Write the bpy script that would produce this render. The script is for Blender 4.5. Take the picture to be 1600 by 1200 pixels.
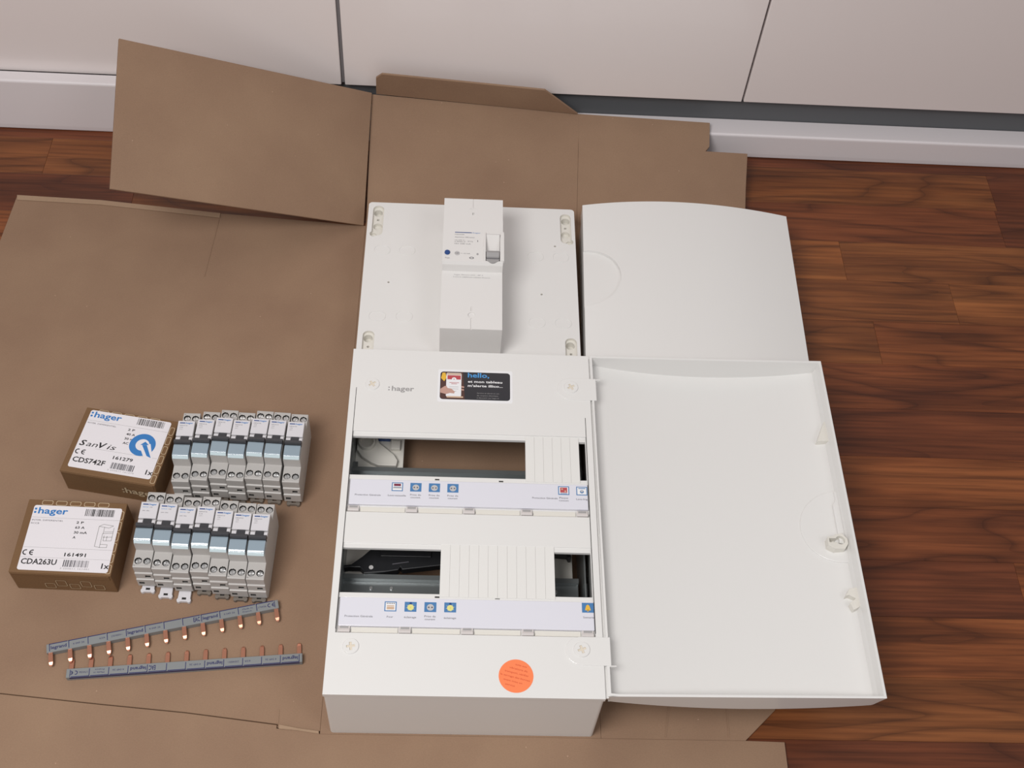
import bpy, bmesh, math, random
from mathutils import Vector, Matrix
random.seed(7)
sc = bpy.context.scene
COL = sc.collection
for o in list(bpy.data.objects):
    bpy.data.objects.remove(o)

# ------------------------------------------------------------------ camera
cam_d = bpy.data.cameras.new('camera')
cam = bpy.data.objects.new('camera', cam_d)
COL.objects.link(cam)
cam.location = (0.1046907, -0.3881776, 1.1221942)
cam.rotation_euler = (0.61947079, -0.0589696, -0.0043155)
cam_d.sensor_width = 36.0
cam_d.lens = 36.0 * 1870.545 / 1600.0
cam_d.clip_start = 0.02
sc.camera = cam

# ------------------------------------------------------------------ light
world = bpy.data.worlds.new('room_light')
sc.world = world
world.use_nodes = True
bg = world.node_tree.nodes['Background']
bg.inputs[0].default_value = (1.0, 0.965, 0.955, 1)
bg.inputs[1].default_value = 0.325


def area(name, loc, target, size, power, col):
    l = bpy.data.lights.new(name, 'AREA')
    l.shape = 'DISK'
    l.size = size
    l.energy = power
    l.color = col
    o = bpy.data.objects.new(name, l)
    COL.objects.link(o)
    o.location = loc
    o.rotation_euler = (Vector(target) - Vector(loc)).to_track_quat('-Z', 'Y').to_euler()
    return o


area('ceiling_lamp', (-0.45, -0.46, 1.6), (0.15, 0.1, 0), 0.75, 20.5, (1.0, 0.975, 0.955))
area('window_light', (1.3, -0.9, 2.3), (0.2, 0.4, 0), 0.9, 8.0, (0.98, 0.985, 1.0))  # added fill from the right to brighten the scene, not a window

sc.view_settings.view_transform = 'Standard'
sc.view_settings.look = 'None'
sc.view_settings.exposure = 0.0
sc.view_settings.gamma = 1.0
sc.view_settings.use_curve_mapping = False


# ------------------------------------------------------------------ materials
def lin(c):
    return tuple(((v / 255) / 12.92 if v <= 10 else (((v / 255) + 0.055) / 1.055) ** 2.4) for v in c)


def rgb(r, g, b):
    return lin((r, g, b)) + (1.0,)


def mat(name, col, rough=0.5, metal=0.0, coat=0.0, bump=0.0, bscale=400.0, mottle=0.0, trans=0.0, alpha=1.0):
    m = bpy.data.materials.new(name)
    m.use_nodes = True
    nt = m.node_tree
    b = nt.nodes['Principled BSDF']
    b.inputs['Base Color'].default_value = col
    b.inputs['Roughness'].default_value = rough
    b.inputs['Metallic'].default_value = metal
    b.inputs['Coat Weight'].default_value = coat
    b.inputs['Coat Roughness'].default_value = 0.06
    b.inputs['Transmission Weight'].default_value = trans
    b.inputs['Alpha'].default_value = alpha
    if bump or mottle:
        tc = nt.nodes.new('ShaderNodeTexCoord')
        nz = nt.nodes.new('ShaderNodeTexNoise')
        nz.inputs['Scale'].default_value = bscale
        nz.inputs['Detail'].default_value = 3
        nt.links.new(tc.outputs['Object'], nz.inputs['Vector'])
        if bump:
            bp = nt.nodes.new('ShaderNodeBump')
            bp.inputs['Strength'].default_value = bump
            bp.inputs['Distance'].default_value = 0.001
            nt.links.new(nz.outputs['Fac'], bp.inputs['Height'])
            nt.links.new(bp.outputs['Normal'], b.inputs['Normal'])
        if mottle:
            mx = nt.nodes.new('ShaderNodeMixRGB')
            mx.blend_type = 'MULTIPLY'
            mx.inputs[1].default_value = col
            rp = nt.nodes.new('ShaderNodeValToRGB')
            rp.color_ramp.elements[0].color = (1 - mottle, 1 - mottle, 1 - mottle, 1)
            rp.color_ramp.elements[1].color = (1, 1, 1, 1)
            mx.inputs[0].default_value = 1
            nt.links.new(nz.outputs['Fac'], rp.inputs[0])
            nt.links.new(rp.outputs[0], mx.inputs[2])
            nt.links.new(mx.outputs[0], b.inputs['Base Color'])
    return m


def cardboard_mat(name, c1, c2):
    m = bpy.data.materials.new(name)
    m.use_nodes = True
    nt = m.node_tree
    b = nt.nodes['Principled BSDF']
    b.inputs['Roughness'].default_value = 0.75
    b.inputs['Specular IOR Level'].default_value = 0.25
    tc = nt.nodes.new('ShaderNodeTexCoord')
    n1 = nt.nodes.new('ShaderNodeTexNoise')
    n1.inputs['Scale'].default_value = 9
    n1.inputs['Detail'].default_value = 4
    n2 = nt.nodes.new('ShaderNodeTexNoise')
    n2.inputs['Scale'].default_value = 600
    n2.inputs['Detail'].default_value = 2
    mp = nt.nodes.new('ShaderNodeMapping')
    mp.inputs['Scale'].default_value = (1, 2.5, 1)
    n3 = nt.nodes.new('ShaderNodeTexVoronoi')       # pale and dark specks of the recycled pulp
    n3.inputs['Scale'].default_value = 38
    r1 = nt.nodes.new('ShaderNodeValToRGB')
    r1.color_ramp.elements[0].position = 0.32
    r1.color_ramp.elements[1].position = 0.7
    r1.color_ramp.elements[0].color = c1
    r1.color_ramp.elements[1].color = c2
    r2 = nt.nodes.new('ShaderNodeValToRGB')
    r2.color_ramp.elements[0].color = (0.86, 0.86, 0.86, 1)
    r2.color_ramp.elements[1].color = (1.08, 1.08, 1.08, 1)
    mx = nt.nodes.new('ShaderNodeMixRGB')
    mx.blend_type = 'MULTIPLY'
    mx.inputs[0].default_value = 1
    r3 = nt.nodes.new('ShaderNodeValToRGB')
    r3.color_ramp.elements[0].position = 0.012
    r3.color_ramp.elements[1].position = 0.03
    r3.color_ramp.elements[0].color = (1, 1, 1, 1)
    r3.color_ramp.elements[1].color = (0, 0, 0, 1)
    mx2 = nt.nodes.new('ShaderNodeMixRGB')
    mx2.inputs[2].default_value = (c2[0] * 1.5, c2[1] * 1.55, c2[2] * 1.7, 1)
    L = nt.links.new
    L(tc.outputs['Object'], n1.inputs['Vector'])
    L(tc.outputs['Object'], mp.inputs['Vector'])
    L(mp.outputs[0], n2.inputs['Vector'])
    L(tc.outputs['Object'], n3.inputs['Vector'])
    L(n1.outputs['Fac'], r1.inputs[0])
    L(n2.outputs['Fac'], r2.inputs[0])
    L(r1.outputs[0], mx.inputs[1])
    L(r2.outputs[0], mx.inputs[2])
    L(n3.outputs['Distance'], r3.inputs[0])
    L(r3.outputs[0], mx2.inputs[0])
    L(mx.outputs[0], mx2.inputs[1])
    L(mx2.outputs[0], b.inputs['Base Color'])
    bp = nt.nodes.new('ShaderNodeBump')
    bp.inputs['Strength'].default_value = 0.12
    bp.inputs['Distance'].default_value = 0.001
    L(n2.outputs['Fac'], bp.inputs['Height'])
    L(bp.outputs['Normal'], b.inputs['Normal'])
    return m


def wood_mat(name, dark, mid, light, warp, seed):
    m = bpy.data.materials.new(name)
    m.use_nodes = True
    nt = m.node_tree
    L = nt.links.new
    b = nt.nodes['Principled BSDF']
    b.inputs['Roughness'].default_value = 0.42
    b.inputs['Specular IOR Level'].default_value = 0.4
    tc = nt.nodes.new('ShaderNodeTexCoord')
    oi = nt.nodes.new('ShaderNodeObjectInfo')
    mul = nt.nodes.new('ShaderNodeMath')
    mul.operation = 'MULTIPLY'
    mul.inputs[1].default_value = 37.0
    L(oi.outputs['Random'], mul.inputs[0])
    cmb = nt.nodes.new('ShaderNodeCombineXYZ')
    L(mul.outputs[0], cmb.inputs[0])
    L(mul.outputs[0], cmb.inputs[2])
    add = nt.nodes.new('ShaderNodeVectorMath')
    add.operation = 'ADD'
    L(tc.outputs['Object'], add.inputs[0])
    L(cmb.outputs[0], add.inputs[1])
    # growth rings seen as cathedral bands: slow noise, contoured
    mp1 = nt.nodes.new('ShaderNodeMapping')
    mp1.inputs['Scale'].default_value = (2.4, 15.0, 1.0)
    mp1.inputs['Location'].default_value = (seed, seed * 2.3, 0)
    L(add.outputs[0], mp1.inputs[0])
    n1 = nt.nodes.new('ShaderNodeTexNoise')
    n1.inputs['Scale'].default_value = 1.0
    n1.inputs['Detail'].default_value = 1.5
    L(mp1.outputs[0], n1.inputs['Vector'])
    k = nt.nodes.new('ShaderNodeMath')
    k.operation = 'MULTIPLY'
    k.inputs[1].default_value = warp
    L(n1.outputs['Fac'], k.inputs[0])
    fr = nt.nodes.new('ShaderNodeMath')
    fr.operation = 'FRACT'
    L(k.outputs[0], fr.inputs[0])
    rr = nt.nodes.new('ShaderNodeValToRGB')
    e = rr.color_ramp.elements
    e[0].position, e[0].color = 0.0, (0.5, 0.47, 0.46, 1)
    e[1].position, e[1].color = 1.0, (0.66, 0.64, 0.63, 1)
    a = e.new(0.1)
    a.color = (0.84, 0.83, 0.82, 1)
    a = e.new(0.3)
    a.color = (1.0, 1.0, 1.0, 1)
    a = e.new(0.72)
    a.color = (0.94, 0.93, 0.92, 1)
    L(fr.outputs[0], rr.inputs[0])
    # fine streaks along the strip
    mp2 = nt.nodes.new('ShaderNodeMapping')
    mp2.inputs['Scale'].default_value = (9, 260, 1.0)
    L(add.outputs[0], mp2.inputs[0])
    n2 = nt.nodes.new('ShaderNodeTexNoise')
    n2.inputs['Scale'].default_value = 1.0
    n2.inputs['Detail'].default_value = 4
    L(mp2.outputs[0], n2.inputs['Vector'])
    # broad tone drift
    mp3 = nt.nodes.new('ShaderNodeMapping')
    mp3.inputs['Scale'].default_value = (5, 38, 1.0)
    L(add.outputs[0], mp3.inputs[0])
    n3 = nt.nodes.new('ShaderNodeTexNoise')
    n3.inputs['Scale'].default_value = 1.0
    n3.inputs['Detail'].default_value = 3
    L(mp3.outputs[0], n3.inputs['Vector'])
    r3 = nt.nodes.new('ShaderNodeValToRGB')
    e = r3.color_ramp.elements
    e[0].position, e[0].color = 0.28, dark
    e[1].position, e[1].color = 0.75, light
    a = e.new(0.5)
    a.color = mid
    L(n3.outputs['Fac'], r3.inputs[0])
    r2 = nt.nodes.new('ShaderNodeValToRGB')
    r2.color_ramp.elements[0].position = 0.3
    r2.color_ramp.elements[0].color = (0.6, 0.58, 0.57, 1)
    r2.color_ramp.elements[1].position = 0.62
    r2.color_ramp.elements[1].color = (1.06, 1.06, 1.06, 1)
    L(n2.outputs['Fac'], r2.inputs[0])
    m1 = nt.nodes.new('ShaderNodeMixRGB')
    m1.blend_type = 'MULTIPLY'
    m1.inputs[0].default_value = 1
    L(r3.outputs[0], m1.inputs[1])
    L(r2.outputs[0], m1.inputs[2])
    m2 = nt.nodes.new('ShaderNodeMixRGB')
    m2.blend_type = 'MULTIPLY'
    m2.inputs[0].default_value = 1
    L(m1.outputs[0], m2.inputs[1])
    L(rr.outputs[0], m2.inputs[2])
    L(m2.outputs[0], b.inputs['Base Color'])
    return m


M = {}
M['card'] = cardboard_mat('brown cardboard', rgb(143, 115, 94), rgb(153, 125, 102))
M['card_edge'] = cardboard_mat('cut cardboard edge', rgb(160, 134, 110), rgb(172, 144, 120))
M['carton'] = cardboard_mat('carton board', rgb(116, 87, 60), rgb(128, 98, 69))
M['white'] = mat('glossy white plastic', rgb(228, 227, 225), 0.28, coat=0.25)
M['cream'] = mat('cream white plastic', rgb(224, 221, 213), 0.4)
M['satin'] = mat('satin white plastic', rgb(228, 227, 224), 0.45)
M['breaker_white'] = mat('white breaker housing', rgb(228, 226, 224), 0.3, coat=0.2)
M['door_white'] = mat('white cabinet lacquer', rgb(230, 221, 219), 0.26, coat=0.25)
M['trim_white'] = mat('white painted trim', rgb(226, 220, 222), 0.35)
M['kick'] = mat('dark grey kick board', rgb(88, 90, 93), 0.5)
M['seam'] = mat('grey seal', rgb(120, 116, 118), 0.6)  # even grey giving the shaded door gaps their tone
M['paper'] = mat('label paper', rgb(226, 222, 226), 0.5)
M['strip_paper'] = mat('label strip paper', rgb(224, 224, 233), 0.25, coat=0.5)
M['clip'] = mat('clear plastic clip', rgb(214, 208, 206), 0.1, coat=0.8)
M['grey_body'] = mat('light grey breaker plastic', rgb(184, 181, 178), 0.45)
M['din_dark'] = mat('dark grey plastic', rgb(70, 71, 74), 0.4)
M['handle'] = mat('charcoal lever plastic', rgb(62, 62, 66), 0.35)
M['blue_clear'] = mat('pale blue clear plastic', rgb(146, 162, 174), 0.1, coat=0.8)
M['steel'] = mat('zinc steel', rgb(212, 212, 212), 0.3, metal=0.75)
M['rail'] = mat('galvanised rail steel', rgb(150, 155, 156), 0.28, metal=0.65, bump=0.05, bscale=300)
M['hole'] = mat('dark recess plastic', rgb(52, 50, 48), 0.6)  # shade inside holes, slots and grooves painted as a dark colour
M['clip_white'] = mat('white clip plastic', rgb(214, 212, 216), 0.4)
M['clip_grey'] = mat('grey brown clip plastic', rgb(120, 112, 104), 0.5)
M['copper'] = mat('copper', rgb(216, 152, 126), 0.3, metal=0.85)
M['bus_grey'] = mat('grey busbar sleeve', rgb(132, 135, 136), 0.4)
M['navy'] = mat('navy print', rgb(38, 40, 92), 0.5)
M['black'] = mat('black print', rgb(34, 32, 34), 0.6)
M['dgrey'] = mat('dark grey print', rgb(92, 90, 96), 0.6)
M['lgrey'] = mat('light grey print', rgb(160, 158, 158), 0.6)
M['pgrey'] = mat('pale grey print', rgb(192, 190, 190), 0.6)
M['blue'] = mat('blue print', rgb(52, 120, 186), 0.5)
M['icon_blue'] = mat('icon blue print', rgb(74, 126, 178), 0.4, coat=0.3)
M['dblue'] = mat('deep blue plastic', rgb(34, 72, 134), 0.35)
M['red'] = mat('red print', rgb(186, 78, 84), 0.5)
M['maroon'] = mat('maroon print', rgb(120, 40, 66), 0.5)
M['yellow'] = mat('pale yellow print', rgb(226, 222, 140), 0.5)
M['amber'] = mat('amber print', rgb(232, 184, 66), 0.5)
M['tan'] = mat('tan print', rgb(206, 176, 150), 0.5)
M['skin'] = mat('skin tone print', rgb(196, 156, 142), 0.5)
M['brownp'] = mat('dark brown print', rgb(84, 56, 50), 0.5)
M['stickerblack'] = mat('black sticker print', rgb(44, 44, 50), 0.35, coat=0.3)
M['white_print'] = mat('white print', rgb(236, 236, 238), 0.5)
M['skyblue'] = mat('sky blue print', rgb(76, 150, 212), 0.5)
M['orange'] = mat('orange sticker paper', rgb(250, 134, 84), 0.5)
M['orange_txt'] = mat('dark orange print', rgb(206, 76, 40), 0.5)
M['buff'] = mat('buff print', rgb(196, 176, 146), 0.6)
M['recess'] = mat('cross recess plastic', rgb(222, 212, 196), 0.5)  # shading of the screw cross painted as a beige colour
M['lip'] = mat('bright clear edge', rgb(206, 224, 230), 0.05, coat=1.0)  # pale colour painted in for the highlight on the cover edge
M['blk_plastic'] = mat('black plastic', rgb(30, 31, 34), 0.4)


# ------------------------------------------------------------------ builders (millimetres)
class MB:
    def __init__(s):
        s.v, s.f, s.m, s.mats, s.cur = [], [], [], [], 0

    def use(s, mt):
        if mt not in s.mats:
            s.mats.append(mt)
        s.cur = s.mats.index(mt)
        return s

    def add(s, vs, fs):
        o = len(s.v)
        s.v += [tuple(p) for p in vs]
        s.f += [tuple(i + o for i in f) for f in fs]
        s.m += [s.cur] * len(fs)
        return s

    def box(s, x0, x1, y0, y1, z0, z1):
        return s.add([(x0, y0, z0), (x1, y0, z0), (x1, y1, z0), (x0, y1, z0), (x0, y0, z1), (x1, y0, z1), (x1, y1, z1), (x0, y1, z1)],
                     [(0, 3, 2, 1), (4, 5, 6, 7), (0, 1, 5, 4), (1, 2, 6, 5), (2, 3, 7, 6), (3, 0, 4, 7)])

    def prism(s, poly, a, b, axis='z'):
        n = len(poly)
        def P(p, t):
            return {'z': (p[0], p[1], t), 'x': (t, p[0], p[1]), 'y': (p[0], t, p[1])}[axis]
        vs = [P(p, a) for p in poly] + [P(p, b) for p in poly]
        fs = [tuple(range(n))[::-1], tuple(range(n, 2 * n))] + [(i, (i + 1) % n, n + (i + 1) % n, n + i) for i in range(n)]
        return s.add(vs, fs)

    def cyl(s, cx, cy, r, z0, z1, n=24, r2=None):
        r2 = r if r2 is None else r2
        vs = [(cx + r * math.cos(2 * math.pi * i / n), cy + r * math.sin(2 * math.pi * i / n), z0) for i in range(n)]
        vs += [(cx + r2 * math.cos(2 * math.pi * i / n), cy + r2 * math.sin(2 * math.pi * i / n), z1) for i in range(n)]
        return s.add(vs, [tuple(range(n))[::-1], tuple(range(n, 2 * n))] + [(i, (i + 1) % n, n + (i + 1) % n, n + i) for i in range(n)])

    def ring(s, pts_out, pts_in, z0, z1):
        n = len(pts_out)
        vs = [(p[0], p[1], z) for z in (z0, z1) for p in pts_out] + [(p[0], p[1], z) for z in (z0, z1) for p in pts_in]
        fs = []
        for i in range(n):
            j = (i + 1) % n
            fs += [(i, j, n + j, n + i), (2 * n + j, 2 * n + i, 3 * n + i, 3 * n + j), (n + i, n + j, 3 * n + j, 3 * n + i), (j, i, 2 * n + i, 2 * n + j)]
        return s.add(vs, fs)

    def flat(s, poly, z):
        return s.add([(p[0], p[1], z) for p in poly], [tuple(range(len(poly)))])

    def rect(s, x0, x1, y0, y1, z):
        return s.flat([(x0, y0), (x1, y0), (x1, y1), (x0, y1)], z)

    def disc(s, cx, cy, r, z, n=20, ry=None):
        ry = ry or r
        return s.flat([(cx + r * math.cos(2 * math.pi * i / n), cy + ry * math.sin(2 * math.pi * i / n)) for i in range(n)], z)

    def xf(s, i0, fn):
        for i in range(i0, len(s.v)):
            s.v[i] = fn(*s.v[i])
        return s

    def mesh(s, name, fix=True):
        me = bpy.data.meshes.new(name)
        me.from_pydata([(x * .001, y * .001, z * .001) for x, y, z in s.v], [], s.f)
        for mt in s.mats:
            me.materials.append(mt)
        for p, k in zip(me.polygons, s.m):
            p.material_index = k
        if fix:
            bm = bmesh.new()
            bm.from_mesh(me)
            bmesh.ops.recalc_face_normals(bm, faces=bm.faces)
            bm.to_mesh(me)
            bm.free()
        me.update()
        return me

    def build(s, name, parent=None, bevel=0, seg=2, smooth=False, fix=True):
        return link(name, s.mesh(name, fix), parent, bevel, seg, smooth)


def link(name, me, parent=None, bevel=0, seg=2, smooth=False):
    o = bpy.data.objects.new(name, me)
    COL.objects.link(o)
    if parent:
        o.parent = parent
    if smooth:
        for p in me.polygons:
            p.use_smooth = True
    if bevel:
        bv = o.modifiers.new('bevel', 'BEVEL')
        bv.width = bevel * .001
        bv.segments = seg
        bv.limit_method = 'ANGLE'
        bv.angle_limit = math.radians(35)
    return o


def empty(name, label, cat, loc=(0, 0, 0), rz=0.0, group=None):
    o = bpy.data.objects.new(name, None)
    COL.objects.link(o)
    o.location = tuple(v * .001 for v in loc)
    o.rotation_euler = (0, 0, math.radians(rz))
    o.empty_display_size = 0.02
    o['label'] = label
    o['category'] = cat
    if group:
        o['group'] = group
    return o


def struct(o):
    o['kind'] = 'structure'
    return o


def boolean(me, *cutters):
    for c in cutters:
        a = bpy.data.objects.new('tmp_a', me)
        cm = c.mesh('cut')
        b = bpy.data.objects.new('tmp_b', cm)
        COL.objects.link(a)
        COL.objects.link(b)
        md = a.modifiers.new('b', 'BOOLEAN')
        md.object = b
        md.operation = 'DIFFERENCE'
        md.solver = 'EXACT'
        md.material_mode = 'TRANSFER'
        dg = bpy.context.evaluated_depsgraph_get()
        me2 = bpy.data.meshes.new_from_object(a.evaluated_get(dg))
        bpy.data.objects.remove(a)
        bpy.data.objects.remove(b)
        me2.name = me.name
        me = me2
    return me


_tc = {}


def glyphs(body, bold=False, italic=False):
    key = (body, bold, italic)
    if key not in _tc:
        cu = bpy.data.curves.new('txt', 'FONT')
        cu.body = body
        cu.size = 1.0
        cu.resolution_u = 2
        cu.fill_mode = 'BOTH'
        if bold:
            cu.offset = 0.022
        if italic:
            cu.shear = 0.25
        o = bpy.data.objects.new('txt', cu)
        COL.objects.link(o)
        dg = bpy.context.evaluated_depsgraph_get()
        me = bpy.data.meshes.new_from_object(o.evaluated_get(dg))
        vs = [tuple(v.co) for v in me.vertices]
        fs = [tuple(p.vertices) for p in me.polygons]
        bpy.data.objects.remove(o)
        bpy.data.meshes.remove(me)
        _tc[key] = (vs, fs)
    return _tc[key]


def txt(mb, body, x, y, w, cap, z, mt, bold=False, italic=False, rot=0.0, centre=False):
    """text with baseline start (x, y), fitted to width w and capital height cap (mm)"""
    vs, fs = glyphs(body, bold, italic)
    mb.use(mt)
    x0 = min(v[0] for v in vs)
    x1 = max(v[0] for v in vs)
    sy = cap / 0.70
    sx = w / (x1 - x0) if w else sy
    wd = (x1 - x0) * sx
    a = math.radians(rot)
    out = []
    for v in vs:
        px = (v[0] - x0) * sx - (wd / 2 if centre else 0)
        py = v[1] * sy
        out.append((x + px * math.cos(a) - py * math.sin(a), y + px * math.sin(a) + py * math.cos(a), z))
    # make every face look up
    ff = []
    for f in fs:
        ar = sum(out[f[i]][0] * out[f[(i + 1) % len(f)]][1] - out[f[(i + 1) % len(f)]][0] * out[f[i]][1] for i in range(len(f)))
        ff.append(f if ar > 0 else f[::-1])
    mb.add(out, ff)


def rrect(x0, x1, y0, y1, r, n=5):
    pts = []
    for cx, cy, a0 in ((x1 - r, y1 - r, 0), (x0 + r, y1 - r, 90), (x0 + r, y0 + r, 180), (x1 - r, y0 + r, 270)):
        for i in range(n + 1):
            a = math.radians(a0 + 90 * i / n)
            pts.append((cx + r * math.cos(a), cy + r * math.sin(a)))
    return pts


def rot2(px, py, cx, cy, deg):
    a = math.radians(deg)
    return cx + px * math.cos(a) - py * math.sin(a), cy + px * math.sin(a) + py * math.cos(a)


def barcode(mb, x0, x1, y0, y1, z, seed, mt):
    rnd = random.Random(seed)
    mb.use(mt)
    x = x0
    while x < x1:
        w = rnd.choice((0.35, 0.35, 0.7, 1.05))
        mb.rect(x, min(x + w, x1), y0, y1, z)
        x += w + rnd.choice((0.35, 0.5, 0.9))


def arc_stroke(mb, cx, cy, r, w, a0, a1, z, n=14):
    po = [(cx + (r + w / 2) * math.cos(math.radians(a0 + (a1 - a0) * i / n)), cy + (r + w / 2) * math.sin(math.radians(a0 + (a1 - a0) * i / n))) for i in range(n + 1)]
    pi_ = [(cx + (r - w / 2) * math.cos(math.radians(a0 + (a1 - a0) * i / n)), cy + (r - w / 2) * math.sin(math.radians(a0 + (a1 - a0) * i / n))) for i in range(n + 1)]
    for i in range(n):
        mb.flat([pi_[i], po[i], po[i + 1], pi_[i + 1]], z)


def ce_mark(mb, x, y, h, z, mt):
    mb.use(mt)
    r = h / 2
    arc_stroke(mb, x + r, y + r, r - .1 * h, .18 * h, 70, 290, z)
    arc_stroke(mb, x + r * 3.1, y + r, r - .1 * h, .18 * h, 70, 290, z)
    mb.rect(x + r * 2.2, x + r * 3.3, y + r - .08 * h, y + r + .08 * h, z)


# ================================================================== SETTING
# ---- floor of narrow wood strips, each strip its own piece
P = 65.3
tones = {
    'dark red': wood_mat('dark red wood', rgb(94, 49, 28), rgb(112, 59, 34), rgb(124, 68, 39), 4, 3.1),
    'brown': wood_mat('brown wood', rgb(108, 58, 30), rgb(134, 75, 40), rgb(148, 87, 48), 7, 5.7),
    'light': wood_mat('light orange wood', rgb(124, 70, 36), rgb(150, 90, 48), rgb(164, 102, 56), 5, 1.9),
    'banded': wood_mat('banded dark wood', rgb(94, 48, 27), rgb(122, 66, 36), rgb(136, 76, 43), 10, 8.3),
    'figured': wood_mat('figured brown wood', rgb(104, 58, 30), rgb(130, 76, 40), rgb(144, 88, 48), 9, 11.9),
}
fb = MB().use(mat('subfloor', rgb(60, 36, 24), 0.8)).box(-1600, 2000, -900, 1500, -30, -8)
floor = struct(fb.build('floor'))
ytop = 785.5
fixed = {   # row: list of (x0, x1, tone)
    0: [(430, 822, 'figured'), (822, 1300, 'dark red')],
    1: [(300, 818, 'banded'), (818, 1250, 'dark red')],
    2: [(250, 597, 'light'), (597, 1010, 'figured')],
    3: [(320, 727, 'figured'), (727, 1180, 'light')],
    4: [(300, 618, 'figured'), (618, 1100, 'brown')],
    5: [(420, 1000, 'banded')],
    6: [(350, 950, 'dark red')],
    7: [(380, 1010, 'brown')],
    8: [(300, 900, 'banded')],
    9: [(280, 712, 'dark red'), (712, 1180, 'brown')],
    10: [(420, 990, 'brown')],
    11: [(330, 860, 'figured')],
    12: [(300, 960, 'dark red')],
    13: [(330, 900, 'light')],
    -1: [(330, 1200, 'dark red')],
}
names = list(tones)


def plank(x0, x1, y0, y1, tone):
    g = 0.12
    mb = MB().use(tones[tone]).box(-(x1 - x0) / 2 + g, (x1 - x0) / 2 - g, -(y1 - y0) / 2 + g, (y1 - y0) / 2 - g, -8, 0)
    o = mb.build('plank', floor, bevel=0.15, seg=1)
    o.location = ((x0 + x1) / 2000, (y0 + y1) / 2000, 0)


for row in range(-1, 24):
    y1 = ytop - P * row
    y0 = y1 - P
    if row == -1:
        y0, y1 = ytop, 822
    spans = fixed.get(row, [])
    xl = spans[0][0] if spans else 700
    xr = spans[-1][1] if spans else 700
    for s in spans:
        plank(s[0], s[1], y0, y1, s[2])
    x = xl
    while x > -900:
        w = random.uniform(330, 620)
        plank(x - w, x, y0, y1, random.choice(names))
        x -= w
    x = xr
    while x < 1750:
        w = random.uniform(330, 620)
        plank(x, x + w, y0, y1, random.choice(names))
        x += w


# ---- plinths under the cabinets
def trim_profile(top, y0, y1):
    return [(y0, 1.0), (y0 - 0.5, 8), (y0 - 0.5, top - 2), (y0 + 1.2, top), (y1, top), (y1, 0), (y0 + 2, 0)]


struct(MB().use(M['trim_white']).prism(trim_profile(81.6, 800.8, 818.6), -1500, -200, 'x').build('baseboard_left', bevel=1.2))
struct(MB().use(M['trim_white']).prism(trim_profile(40.5, 802.0, 832.2), -199.4, 1900, 'x').build('baseboard_right', bevel=1.2))
struct(MB().use(M['kick']).box(-1500, 1900, 832.4, 850, 0, 77).build('trim_1'))

struct(MB().use(mat('painted wall', rgb(225, 220, 214), 0.7)).box(-1600, 2000, 1400, 1500, -8, 2500).build('wall_back'))

# ---- white cabinets, each with its own door
for x0, x1, lab in ((-1080, -565.6, 'white gloss cabinet beyond the left edge behind the cardboard'),
                    (-562.6, -48.6, 'white gloss cabinet on the left, behind the raised cardboard flap'),
                    (-44.0, 472.6, 'white gloss cabinet in the middle, behind the small upright cardboard flap'),
                    (475.2, 990, 'white gloss cabinet on the right, above the bare strip of floor trim'),
                    (993, 1506, 'white gloss cabinet beyond the right edge')):
    if x0 < -1000 or x0 > 990:
        continue
    c = empty('cabinet', lab, 'cabinet', ((x0 + x1) / 2, 1100, 79), 0, 'white cabinets along the back')
    w = (x1 - x0) / 2
    MB().use(M['door_white']).box(-w, w, -278.5, -260, 0.2, 720).build('door', c, bevel=1.2, seg=2)
    MB().use(M['seam']).box(-w - 1.2, w + 1.2, -258, 250, 1.5, 718).build('body', c)
    if x1 < 0:
        MB().use(M['seam']).box(w + .2, w + 4.2, -274.5, -258.2, 1.5, 718).build('edge_seal', c)  # filler added so the shaded door gap shows grey, not black

# ================================================================== FLATTENED CARDBOARD BOX
cb = empty('cardboard_box', 'large flattened brown cardboard box spread over the wood floor beneath all the parts', 'cardboard', (0, 0, 0))
T = 3.0


def sheet(rows, name, thick=T, bevel=0.4, mt=None):
    """rows of points [(x,y,z)...] giving the top surface; thickness goes down"""
    mb = MB().use(mt or M['card'])
    n = len(rows[0])
    vs = [p for r in rows for p in r]
    N = len(vs)
    vs += [(p[0], p[1], p[2] - thick) for p in vs]
    fs = []
    R = len(rows)
    for i in range(R - 1):
        for j in range(n - 1):
            a, b, c, d = i * n + j, i * n + j + 1, (i + 1) * n + j + 1, (i + 1) * n + j
            fs += [(a, b, c, d), (N + d, N + c, N + b, N + a)]
    for j in range(n - 1):
        fs += [(j + 1, j, N + j, N + j + 1), ((R - 1) * n + j, (R - 1) * n + j + 1, N + (R - 1) * n + j + 1, N + (R - 1) * n + j)]
    for i in range(R - 1):
        fs += [(i * n, (i + 1) * n, N + (i + 1) * n, N + i * n), ((i + 1) * n + n - 1, i * n + n - 1, N + i * n + n - 1, N + (i + 1) * n + n - 1)]
    mb.add(vs, fs)
    return mb.build(name, cb, bevel=bevel, seg=1)


def plate3(pts, thick, name, mt=None):
    """planar polygon in space given thickness along its normal (downwards)"""
    v = [Vector(p) for p in pts]
    nrm = (v[1] - v[0]).cross(v[2] - v[1]).normalized()
    if nrm.z < 0:
        nrm = -nrm
    n = len(v)
    vs = [tuple(p) for p in v] + [tuple(p - nrm * thick) for p in v]
    fs = [tuple(range(n)), tuple(range(2 * n - 1, n - 1, -1))] + [(i, (i + 1) % n, n + (i + 1) % n, n + i) for i in range(n)]
    return MB().use(mt or M['card']).add(vs, fs).build(name, cb, bevel=0.4, seg=1)




def ramp(x, y):
    """the far part of the sheet climbs over the plinth"""
    zf = 74 - (x + 5) * .067 if x < 258 else 56 - (x - 258) * .033
    if y <= 655:
        return 3.0
    t_ = (y - 662) / 150
    return 3 + max(0, (y - 655)) * .1 if y <= 662 else 3.7 + t_ * (zf - 3.7)


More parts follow.
